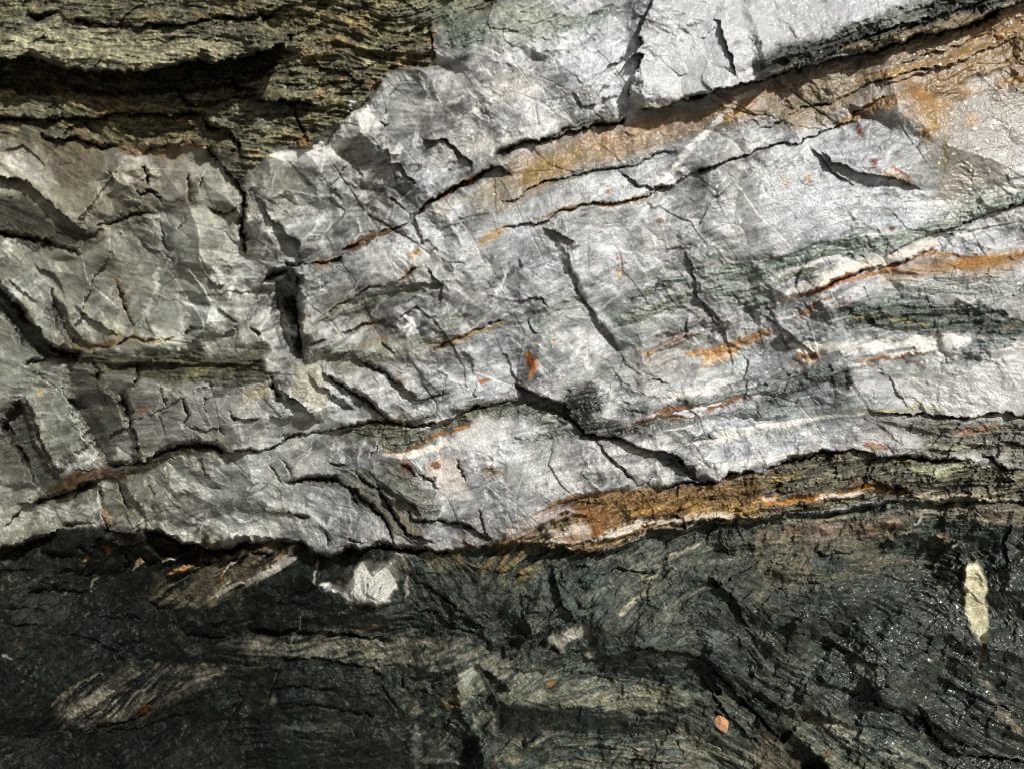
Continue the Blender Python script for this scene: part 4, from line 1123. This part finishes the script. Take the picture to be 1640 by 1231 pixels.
# ------------------------------------------------------------------ materials
def rock_material(name, grain_scale, bump, rough, coat, flake, spec, sss=0.0):
    m = bpy.data.materials.new(name); m.use_nodes = True; nt = m.node_tree; N = nt.nodes; L = nt.links
    b = N["Principled BSDF"]
    geo = N.new("ShaderNodeNewGeometry")
    at = N.new("ShaderNodeAttribute"); at.attribute_name = "rock_colour"
    wt = N.new("ShaderNodeAttribute"); wt.attribute_name = "wetness"
    n1 = N.new("ShaderNodeTexNoise"); n1.inputs["Scale"].default_value = grain_scale; n1.inputs["Detail"].default_value = 6; n1.inputs["Roughness"].default_value = 0.7
    L.new(geo.outputs["Position"], n1.inputs["Vector"])
    mr = N.new("ShaderNodeMapRange"); mr.inputs["From Min"].default_value = 0.3; mr.inputs["From Max"].default_value = 0.7; mr.inputs["To Min"].default_value = 0.75; mr.inputs["To Max"].default_value = 1.25
    L.new(n1.outputs["Fac"], mr.inputs["Value"])
    mx = N.new("ShaderNodeVectorMath"); mx.operation = 'SCALE'
    L.new(at.outputs["Color"], mx.inputs[0]); L.new(mr.outputs[0], mx.inputs["Scale"]); L.new(mx.outputs[0], b.inputs["Base Color"])
    v = N.new("ShaderNodeTexVoronoi"); v.inputs["Scale"].default_value = grain_scale*0.9; L.new(geo.outputs["Position"], v.inputs["Vector"])
    ad = N.new("ShaderNodeMath"); ad.operation = 'ADD'; L.new(n1.outputs["Fac"], ad.inputs[0]); L.new(v.outputs["Distance"], ad.inputs[1])
    bp = N.new("ShaderNodeBump"); bp.inputs["Strength"].default_value = bump; bp.inputs["Distance"].default_value = 0.002
    L.new(ad.outputs[0], bp.inputs["Height"]); L.new(bp.outputs[0], b.inputs["Normal"])
    rr = N.new("ShaderNodeMapRange"); rr.inputs["To Min"].default_value = rough; rr.inputs["To Max"].default_value = 0.22
    L.new(wt.outputs["Fac"], rr.inputs["Value"]); L.new(rr.outputs[0], b.inputs["Roughness"])
    cm = N.new("ShaderNodeMath"); cm.operation = 'MULTIPLY'; cm.inputs[1].default_value = coat; cm.use_clamp = True; L.new(wt.outputs["Fac"], cm.inputs[0])
    L.new(cm.outputs[0], b.inputs["Coat Weight"]); b.inputs["Coat Roughness"].default_value = 0.25
    fl = N.new("ShaderNodeTexVoronoi"); fl.inputs["Scale"].default_value = flake; L.new(geo.outputs["Position"], fl.inputs["Vector"])   # tiny crystal faces, each with its own lean
    sb = N.new("ShaderNodeVectorMath"); sb.operation = 'SUBTRACT'; sb.inputs[1].default_value = (0.5, 0.5, 0.5); L.new(fl.outputs["Color"], sb.inputs[0])
    sc_ = N.new("ShaderNodeVectorMath"); sc_.operation = 'SCALE'; sc_.inputs["Scale"].default_value = 0.95; L.new(sb.outputs[0], sc_.inputs[0])
    an = N.new("ShaderNodeVectorMath"); an.operation = 'ADD'; L.new(sc_.outputs[0], an.inputs[0]); L.new(geo.outputs["Normal"], an.inputs[1])
    nn = N.new("ShaderNodeVectorMath"); nn.operation = 'NORMALIZE'; L.new(an.outputs[0], nn.inputs[0]); L.new(nn.outputs[0], b.inputs["Coat Normal"])
    b.inputs["Specular IOR Level"].default_value = spec
    if sss:
        b.inputs["Subsurface Weight"].default_value = sss; b.inputs["Subsurface Radius"].default_value = (0.007, 0.0063, 0.0058); b.inputs["Subsurface Scale"].default_value = 1.0
    return m
M_QUARTZ = rock_material("milky_quartz", 300, 0.26, 0.42, 1.0, 190, 0.45, 0.5)
M_SCHIST = rock_material("mica_schist", 330, 0.55, 0.50, 1.0, 220, 0.16)

# ------------------------------------------------------------------ pieces: which rock every point of the wall belongs to
PIECES = []       # (thing index, part name or None, polygon, material, part label)
THINGS = []
def thing(name, label, cat): THINGS.append((name, label, cat)); return len(THINGS)-1
def part(ti, name, pts, mat, t=None, label=None): PIECES.append((ti, name, blk(pts, t), mat, label))

t_low = thing("schist_bed", "dark wet grey-green schist bed along the foot of the wall, under all the quartz", "rock bed")
part(t_low, "bed_face", "-400,-400 2200,-400 2200,1800 -400,1800", M_SCHIST)
t_l7 = thing("shaded_rock", "shaded grey blocks with a leaning pillar-shaped slab at the left edge, between two dark seams", "rock block")
part(t_l7, "block_face", "-400,200 60,400 300,440 500,440 500,720 420,722 365,722 352,712 341,708 307,712 266,722 246,732 239,740 206,770 160,772 116,789 80,800 0,830 -400,860", M_QUARTZ)
part(t_l7, "pillar", "41,632 64,590 102,601 106,635 123,673 147,704 160,741 130,756 98,760 75,717 51,673", M_QUARTZ, None, "pale leaning pillar-shaped slab")
part(t_l7, "schist_seam", "82,567 164,567 290,567 358,570 420,558 484,575 484,600 420,612 368,618 307,618 239,612 164,594 102,584", M_SCHIST, None, "dark olive schist seam")
t_l8 = thing("quartz_ledge", "broken grey quartz ledge at lower left, overhanging the black schist below a thin seam", "rock block")
part(t_l8, "ledge_face", "-400,860 0,830 80,800 116,789 160,772 206,770 239,740 246,732 266,722 307,712 341,708 352,712 365,722 420,721 431,717 451,704 478,693 509,693 543,687 591,676 618,673 646,683 687,680 727,669 762,656 827,640 851,650 902,646 916,663 936,693 964,700 1012,710 1046,722 1073,727 1100,741 1121,762 1151,769 1090,772 1046,782 930,790 870,815 830,840 790,868 720,880 710,886 680,879 646,879 622,872 591,879 564,876 550,883 530,894 500,885 480,869 450,862 420,867 392,869 362,879 341,883 321,876 293,866 266,855 236,850 180,852 165,838 140,848 96,845 68,859 34,871 0,878 -400,900", M_QUARTZ)
part(t_l8, "schist_lens", "420,1030 560,1010 700,990 800,1060 880,1160 900,1250 700,1300 540,1260 450,1100", M_SCHIST, 'F', "dark schist lens")
part(t_l8, "quartz_knob", "800,1040 830,990 900,960 960,980 1000,1060 1010,1150 900,1150 850,1090", M_QUARTZ, 'F', "pinkish white rusty knob")
part(t_l8, "rusty_shelf", "210,1120 340,1050 470,1030 620,1035 600,1080 470,1085 340,1132 230,1165", M_SCHIST, 'E', "rust-brown shelf")
t_q5 = thing("quartz_slab", "grey quartz face with fine white veins at upper left, under the olive schist", "rock block")
part(t_q5, "face", "-400,222 0,228 60,236 170,242 210,254 290,234 328,240 351,259 375,283 392,307 389,341 389,368 396,382 392,420 440,440 468,430 480,452 474,485 482,512 480,543 484,580 470,575 420,557 358,567 290,567 222,560 184,562 130,560 113,567 85,554 58,523 37,502 20,482 0,458 -400,330", M_QUARTZ)
part(t_q5, "ridge_slab", "-400,222 0,228 60,236 170,242 175,280 170,330 140,372 120,362 89,331 61,310 44,290 0,280 -400,260", M_QUARTZ, None, "brown-stained slab ending in a pale diagonal ridge")
part(t_q5, "dark_wedge", "0,280 44,290 61,310 89,331 120,362 137,372 102,395 68,385 0,372 -400,360 -400,265", M_SCHIST, None, "dark wedge under the ridge")  # dark-toned wedge below the ridge
t_q6 = thing("quartz_mass", "broad pale quartz at the centre with a vivid rust spot, right of the black gap", "rock block")
part(t_q6, "mass_face", "468,429 490,424 536,417 560,396 591,379 618,368 652,358 660,345 672,385 800,367 841,358 878,351 899,338 936,331 971,324 1012,321 1052,307 1083,290 1124,273 1110,330 1097,402 1107,420 1112,451 1117,478 1141,509 1165,540 1110,560 1080,600 1000,625 960,640 930,690 916,663 902,646 875,637 851,625 827,615 820,642 762,656 727,669 687,680 646,683 618,673 591,676 543,687 509,693 478,693 451,704 431,717 400,722 400,600 440,600 484,580 480,543 482,512 474,485 480,452", M_QUARTZ)
part(t_q6, "wedge", "190,560 260,520 340,540 350,620 370,700 360,760 330,825 290,760 240,720 180,680 115,640", M_QUARTZ, 'F', "tan wedge jutting over a dark hollow")
part(t_q6, "pod", "760,110 820,75 870,130 905,170 890,240 865,290 770,300 765,200", M_QUARTZ, 'F', "rounded pod outlined by a curved crack")
part(t_q6, "wedge", "335,540 400,560 470,480 560,540 680,620 760,660 830,705 650,810 580,730 500,680 430,630 360,590", M_QUARTZ, 'F', "long grey wedge with a shadowed lower edge")
t_q9 = thing("streaky_vein", "pale quartz vein on the right, streaked with orange rust and dark green bands", "rock vein")
part(t_q9, "vein_face", "1124,273 1165,259 1220,241 1254,225 1278,227 1302,218 1356,198 1367,181 1425,150 1476,113 1640,75 2200,-80 2200,780 1640,750 1554,741 1527,736 1493,736 1459,731 1425,733 1391,722 1367,719 1333,721 1288,731 1254,741 1220,760 1196,755 1168,758 1151,769 1121,762 1100,741 1073,727 1046,722 1012,710 964,700 936,693 930,690 960,640 1000,625 1080,600 1110,560 1165,540 1141,509 1117,478 1112,451 1107,420 1097,402 1110,330", M_QUARTZ)
part(t_q9, "green_band", "340,300 480,240 620,255 800,270 1000,290 1231,330 1700,350 1700,420 1231,400 1050,400 850,400 700,370 500,350 400,340", M_SCHIST, 'H', "dark green mica band")
part(t_q9, "orange_band", "540,120 700,70 900,30 1231,0 1700,-20 1700,60 1231,85 1050,105 900,90 750,110 600,150", M_SCHIST, 'H', "bright orange rust band")
part(t_q9, "grey_band", "-20,710 100,640 220,560 320,540 430,560 470,600 380,650 300,640 150,680 -20,745", M_SCHIST, 'H', "dark grey streak")
part(t_q9, "lower_sheet", "480,768 600,765 680,770 780,775 880,785 960,790 1040,772 1231,780 1700,790 1700,1040 1231,1020 1180,1045 1130,1020 1080,980 1000,990 900,985 800,985 700,970 600,975 500,945 430,935 440,880", M_SCHIST, 'H', "grey-green sheet under a long thin crack")
part(t_q9, "lump", "270,700 330,600 450,570 600,560 740,620 790,760 760,890 620,835 500,815 420,800 330,760", M_QUARTZ, 'D', "smooth white lump dotted with red rust")
t_q4 = thing("rusty_band", "brown and gold stained band slanting up to the right, below the bright white block", "rock layer")
part(t_q4, "band_face", "660,345 667,338 693,321 721,304 755,287 786,270 800,246 851,227 902,215 960,196 1012,181 1032,171 1063,172 1097,159 1141,147 1175,136 1220,126 1254,119 1305,102 1350,90 1384,82 1431,70 1479,58 1520,51 1561,36 1595,17 1640,0 1760,-40 2200,-200 2200,-80 1640,75 1476,113 1425,150 1367,181 1356,198 1302,218 1278,227 1254,225 1220,241 1165,259 1124,273 1083,290 1052,307 1012,321 971,324 936,331 899,338 878,351 841,358 800,367 672,385", M_QUARTZ)
part(t_q4, "flake", "550,790 650,770 720,730 870,715 960,630 1090,570 1231,560 1300,600 1260,700 1231,705 1070,760 950,800 830,850 790,880 720,895 600,840", M_QUARTZ, 'C', "grey wedge-shaped flake crossed by a white line")
t_q2 = thing("quartz_shelf", "rugged grey quartz shelf at the top, between olive schist and the slanting crack", "rock block")
part(t_q2, "shelf_face", "328,240 385,265 430,246 500,240 530,205 570,185 600,150 620,120 640,112 697,108 700,52 760,30 800,10 830,0 835,-400 1050,-400 1050,0 1046,7 1035,27 1025,58 1032,65 1018,82 1032,89 1011,136 1012,171 1012,181 960,196 902,215 851,227 800,246 786,270 755,287 721,304 693,321 667,338 660,345 652,358 618,368 591,379 560,396 536,417 490,424 468,429 440,438 392,420 396,382 389,368 389,341 392,307 375,283 351,259", M_QUARTZ)
part(t_q2, "flake", "655,650 660,770 710,775 780,850 810,840 900,790 980,750 930,670 860,660 790,620 700,600", M_QUARTZ, 'B', "thin raised flake with a shadow on its left")
part(t_q2, "green_patch", "700,20 860,10 1080,-100 1400,-200 1420,90 1300,140 1150,180 1080,220 960,230 920,150 870,140", M_QUARTZ, 'B', "greenish grey patch")
t_q3 = thing("white_block", "bright white quartz block with a dark schist underside, topmost at the right", "rock block")
part(t_q3, "block_face", "1050,-400 1050,0 1046,7 1035,27 1025,58 1032,65 1018,82 1032,89 1011,136 1012,171 1032,171 1063,172 1097,159 1141,147 1175,136 1220,126 1254,119 1305,102 1350,90 1384,82 1431,70 1479,58 1520,51 1561,36 1595,17 1640,0 1760,-40 2200,-200 2200,-400", M_QUARTZ)
part(t_q3, "shoulder", "990,90 1040,100 1050,160 1090,260 1110,340 1125,390 1231,370 1231,340 1420,180 1750,20 2600,-300 2600,-600 990,-600", M_QUARTZ, 'C', "raised shoulder of the block")
part(t_q3, "dark_rind", "-20,285 120,215 250,190 330,180 400,110 600,60 800,20 900,-40 1600,-250 1600,-170 1231,-5 1100,45 1000,100 880,147 620,203 480,238 380,262 250,298 100,348 -20,372", M_SCHIST, 'D', "dark schist rind along the underside")
t_up = thing("schist_ledge", "olive-brown flaky schist ledge at the top left, above the grey quartz", "rock ledge")
part(t_up, "ledge_face", "-400,-400 "+UP_CONTACT.replace("835,-200", "835,-400").replace("-300,222", "-400,222"), M_SCHIST)
part(t_up, "overhang", "-400,-400 -400,98 0,94 10,93 51,96 68,99 109,109 154,118 205,116 246,113 273,109 307,101 345,99 382,92 420,82 447,70 458,60 470,20 490,-20 500,-400", M_SCHIST, None, "overhanging slab with a black shadow below")
part(t_up, "shelf", "-400,192 0,191 65,189 136,188 177,184 260,181 331,177 330,200 370,210 385,265 330,247 290,234 210,254 170,242 60,236 0,228 -400,222", M_SCHIST, None, "lower flaky shelf")
t_r = thing("rusty_schist", "thin rust-stained schist layer between pale quartz and the dark bed, ending at the right edge", "rock layer")
part(t_r, "layer_face", RUST_TOP.replace("2000,760", "2200,780")+" 2200,830 1640,803 1460,800 1380,808 1300,822 1220,825 1175,835 1121,833 1097,845 1059,845 1022,862 985,881 943,884 875,872 790,872", M_SCHIST)
part(t_r, "rust_lens", "0,160 120,135 200,70 360,0 440,-20 560,50 540,85 440,130 270,155 200,180", M_SCHIST, 'K', "orange-red rusty lens")
part(t_low, "quartz_knot", "320,370 350,362 420,365 450,380 510,290 540,262 600,270 640,270 700,225 730,205 700,280 695,390 650,450 580,470 480,450 430,420 400,410 370,395", M_QUARTZ, 'J', "knobbly white quartz knot")
part(t_low, "pale_streak", "938,275 960,258 995,255 1030,310 1050,400 1052,500 1058,560 1055,640 1020,640 985,580 960,480 942,380", M_QUARTZ, 'L', "cream vertical streak")
part(t_low, "pale_chip", "205,670 230,620 300,590 400,545 425,575 380,620 320,640 300,680 260,655", M_QUARTZ, 'K', "pale torn chip")
part(t_low, "slab", "270,960 400,850 560,760 700,740 900,740 1060,750 1060,800 900,880 720,960 560,1010 420,1060 300,1070", M_SCHIST, 'I', "slanting streaked slab in the lower left")
part(t_low, "folded_slab", "700,430 740,330 950,250 1100,210 1231,165 1300,130 1380,150 1431,190 1436,240 1331,300 1231,350 1000,455 800,472", M_SCHIST, 'I', "folded brown and white striped slab")
part(t_low, "ridge", "960,830 1000,770 1050,748 1150,850 1180,950 1165,1080 1150,1300 1060,1300 1060,1100 980,960", M_SCHIST, 'J', "pale angular ridge")
part(t_low, "lower_sheet", "110,970 260,980 450,1050 640,1100 790,1170 840,1400 330,1400 250,1160 130,1060", M_SCHIST, 'L', "paler grey-green sheet at the foot")

LAB = np.zeros((NY, NX), np.int16)
for n, (ti, nm, P, mat, lb) in enumerate(PIECES):
    w = window(P, 14); LAB[w][polysdf(P, WX[w], WY[w]) > 0] = n
# drop crumbs: every point takes the commonest neighbour label twice
for _ in range(3):
    a = LAB; up = np.roll(a, 1, 0); dn = np.roll(a, -1, 0); lf = np.roll(a, 1, 1); rt = np.roll(a, -1, 1)
    LAB = np.where((up == dn) & (up == lf), up, np.where((up == dn) & (up == rt), up, np.where((lf == rt) & (lf == up), lf, np.where((lf == rt) & (lf == dn), lf, a))))

VI = np.arange(NX*NY, dtype=np.int64).reshape(NY, NX)
Q = np.stack([VI[:-1, :-1], VI[1:, :-1], VI[1:, 1:], VI[:-1, 1:]], -1).reshape(-1, 4)
QL = LAB[:-1, :-1].reshape(-1)
PF = POS.reshape(-1, 3); CF = np.concatenate([C.reshape(-1, 3), np.ones((NX*NY, 1), f32)], 1); WF = WET.reshape(-1)
CAMP = np.array((0, -D, CAMZ), f32)
BACK = 0.085
def make_mesh(name, quads, mat, origin):
    used = np.unique(quads); rem = np.zeros(NX*NY, np.int32); rem[used] = np.arange(len(used))
    q = rem[quads]
    V = PF[used]; n0 = len(V)
    e = np.concatenate([q[:, [0, 1]], q[:, [1, 2]], q[:, [2, 3]], q[:, [3, 0]]])
    key = np.minimum(e[:, 0], e[:, 1]).astype(np.int64)*n0+np.maximum(e[:, 0], e[:, 1])
    u, idx, cnt = np.unique(key, return_index=True, return_counts=True)
    be = e[idx[cnt == 1]]
    bv = np.unique(be); m2 = np.zeros(n0, np.int32); m2[bv] = np.arange(len(bv))
    top = V[bv]; deep = CAMP+(top-CAMP)*(1+BACK/D)
    a = m2[be[:, 0]]+n0; b = m2[be[:, 1]]+n0; nb = len(bv)
    sk = np.stack([b, a, a+nb, b+nb], -1)
    VV = np.concatenate([V, top, deep]); FF = np.concatenate([q, sk])
    src = np.concatenate([used, used[bv], used[bv]])
    me = bpy.data.meshes.new(name)
    me.vertices.add(len(VV)); me.vertices.foreach_set("co", (VV-origin).astype(f32).ravel())
    me.loops.add(FF.size); me.loops.foreach_set("vertex_index", FF.astype(np.int32).ravel())
    me.polygons.add(len(FF)); me.polygons.foreach_set("loop_start", np.arange(0, FF.size, 4, dtype=np.int32))
    me.polygons.foreach_set("use_smooth", np.ones(len(FF), bool))
    me.update(calc_edges=True)
    at = me.attributes.new("rock_colour", 'FLOAT_COLOR', 'POINT'); at.data.foreach_set("color", CF[src].ravel())
    at = me.attributes.new("wetness", 'FLOAT', 'POINT'); at.data.foreach_set("value", WF[src].ravel())
    me.materials.append(mat)
    return me
roots = {}
for ti, (name, label, cat) in enumerate(THINGS):
    ids = [n for n, p in enumerate(PIECES) if p[0] == ti]
    sel = np.isin(QL, ids); c = PF[Q[sel][:, 0]].mean(0)
    r = bpy.data.objects.new(name, None); COL.objects.link(r); r.empty_display_size = 0.05
    r.location = c.tolist(); r["label"] = label; r["category"] = cat
    roots[ti] = (r, c)
for n, (ti, nm, P, mat, lb) in enumerate(PIECES):
    qs = Q[QL == n]
    if len(qs) == 0: continue
    r, c = roots[ti]
    o = bpy.data.objects.new(nm, make_mesh(nm, qs, mat, c)); COL.objects.link(o); o.parent = r
    if lb: o["label"] = lb

# ------------------------------------------------------------------ wall behind, unseen rock added to block the sky, ground, and a loose chip
M_BACK = bpy.data.materials.new("dark_rock"); M_BACK.use_nodes = True
nt = M_BACK.node_tree; bs = nt.nodes["Principled BSDF"]; nz = nt.nodes.new("ShaderNodeTexNoise"); nz.inputs["Scale"].default_value = 30; nz.inputs["Detail"].default_value = 10; nz.inputs["Roughness"].default_value = 0.75
tc = nt.nodes.new("ShaderNodeNewGeometry"); nt.links.new(tc.outputs["Position"], nz.inputs["Vector"])
cr = nt.nodes.new("ShaderNodeValToRGB"); cr.color_ramp.elements[0].color = (0.03, 0.032, 0.027, 1); cr.color_ramp.elements[1].color = (0.12, 0.11, 0.085, 1)
nt.links.new(nz.outputs["Fac"], cr.inputs[0]); nt.links.new(cr.outputs[0], bs.inputs["Base Color"]); bs.inputs["Roughness"].default_value = 0.7
bm_ = nt.nodes.new("ShaderNodeBump"); bm_.inputs["Strength"].default_value = 0.35; bm_.inputs["Distance"].default_value = 0.006
nt.links.new(nz.outputs["Fac"], bm_.inputs["Height"]); nt.links.new(bm_.outputs[0], bs.inputs["Normal"])
def rough_sheet(name, o, u, v, nu, nv, amp, seed, holes=False):
    """a big rough rock sheet: corner o, edge vectors u and v, relief along the normal"""
    o, u, v = (np.array(t, float) for t in (o, u, v)); nrm = np.cross(u, v); nrm /= np.linalg.norm(nrm)
    A, B = np.meshgrid(np.linspace(0, 1, nu), np.linspace(0, 1, nv)); lu, lv = np.linalg.norm(u), np.linalg.norm(v)
    H = amp*(fbm(A*lu*1000, B*lv*1000, 600, seed, 5, 0.6)+0.25*ridged(A*lu*1000, B*lv*1000, 160, seed+1, 3))
    P_ = o+A[..., None]*u+B[..., None]*v+H[..., None]*nrm; vi = np.arange(nu*nv).reshape(nv, nu)
    fs = np.stack([vi[:-1, :-1], vi[:-1, 1:], vi[1:, 1:], vi[1:, :-1]], -1).reshape(-1, 4)
    me = bpy.data.meshes.new(name); me.from_pydata(P_.reshape(-1, 3).tolist(), [], fs.tolist()); me.materials.append(M_BACK)
    for q in me.polygons: q.use_smooth = True
    ob = bpy.data.objects.new(name, me); COL.objects.link(ob); ob["kind"] = "structure"; return ob
rough_sheet("hillside", (-3.2, 1.0, -0.3), (7.0, 0, 0), (0, 0, 4.2), 300, 200, 0.09, 301)
rough_sheet("sky_blocker_side", (-1.42, -3.2, -0.3), (0, 4.3, 0), (0, 0, 4.0), 240, 240, 0.09, 311)  # unseen rock wall, added to keep sky light off the left
rough_sheet("sky_blocker_roof", (-1.6, -0.25, 2.75), (4.6, 0, 0), (0, 1.5, 0), 90, 40, 0.06, 321)  # unseen rock overhead, added to cut sky light from above
rough_sheet("ground", (-30, -30, 0.0), (60, 0, 0), (0, 32, 0), 160, 100, 0.06, 331)

def surface(px, py):
    return POS[int((py-Y0)/STEP), int((px-X0)/STEP)]
import bmesh
def chip(name, px, py, w, h, d, rot, cols, seed):
    bm = bmesh.new(); bmesh.ops.create_icosphere(bm, subdivisions=4, radius=1.0)
    rng = np.random.default_rng(seed); cuts = rng.normal(size=(11, 3)); cuts /= np.linalg.norm(cuts, axis=1)[:, None]; dist = rng.uniform(0.62, 0.92, 11)
    ca, sa = math.cos(rot), math.sin(rot)
    for v in bm.verts:
        p = np.array(v.co)
        for c, q in zip(cuts, dist):
            e = p @ c-q
            if e > 0: p = p-c*e*0.92
        p = p*(1+0.04*math.sin(9*p[0]+seed)*math.cos(8*p[2]))
        taper_ = 1-0.45*max(0.0, -p[2])
        x, y, z = p[0]*w*taper_, p[1]*d, p[2]*h
        v.co = (x*ca-z*sa, y, x*sa+z*ca)
    me = bpy.data.meshes.new(name); bm.to_mesh(me); bm.free()
    m = bpy.data.materials.new(name+"_stone"); m.use_nodes = True; nt = m.node_tree; b = nt.nodes["Principled BSDF"]
    n = nt.nodes.new("ShaderNodeTexNoise"); n.inputs["Scale"].default_value = 90; n.inputs["Detail"].default_value = 6
    r = nt.nodes.new("ShaderNodeValToRGB"); r.color_ramp.elements[0].position = 0.36; r.color_ramp.elements[1].position = 0.62
    r.color_ramp.elements[0].color = (*cols[0], 1); r.color_ramp.elements[1].color = (*cols[1], 1)
    nt.links.new(n.outputs["Fac"], r.inputs[0]); nt.links.new(r.outputs[0], b.inputs["Base Color"]); b.inputs["Roughness"].default_value = 0.5
    u = nt.nodes.new("ShaderNodeBump"); u.inputs["Strength"].default_value = 0.5; u.inputs["Distance"].default_value = 0.002
    nt.links.new(n.outputs["Fac"], u.inputs["Height"]); nt.links.new(u.outputs[0], b.inputs["Normal"])
    me.materials.append(m)
    o = bpy.data.objects.new(name, me); COL.objects.link(o)
    s0 = surface(px, py); o.location = (float(s0[0]), float(s0[1])-d*0.35, float(s0[2])); return o
c = chip("loose_stone", 1156, 1159, 0.0125, 0.0165, 0.011, 0.5, ((0.55, 0.22, 0.07), (0.72, 0.42, 0.24)), 5)
c["label"] = "small bright orange stone chip lodged in a crack of the dark wet schist"; c["category"] = "stone"
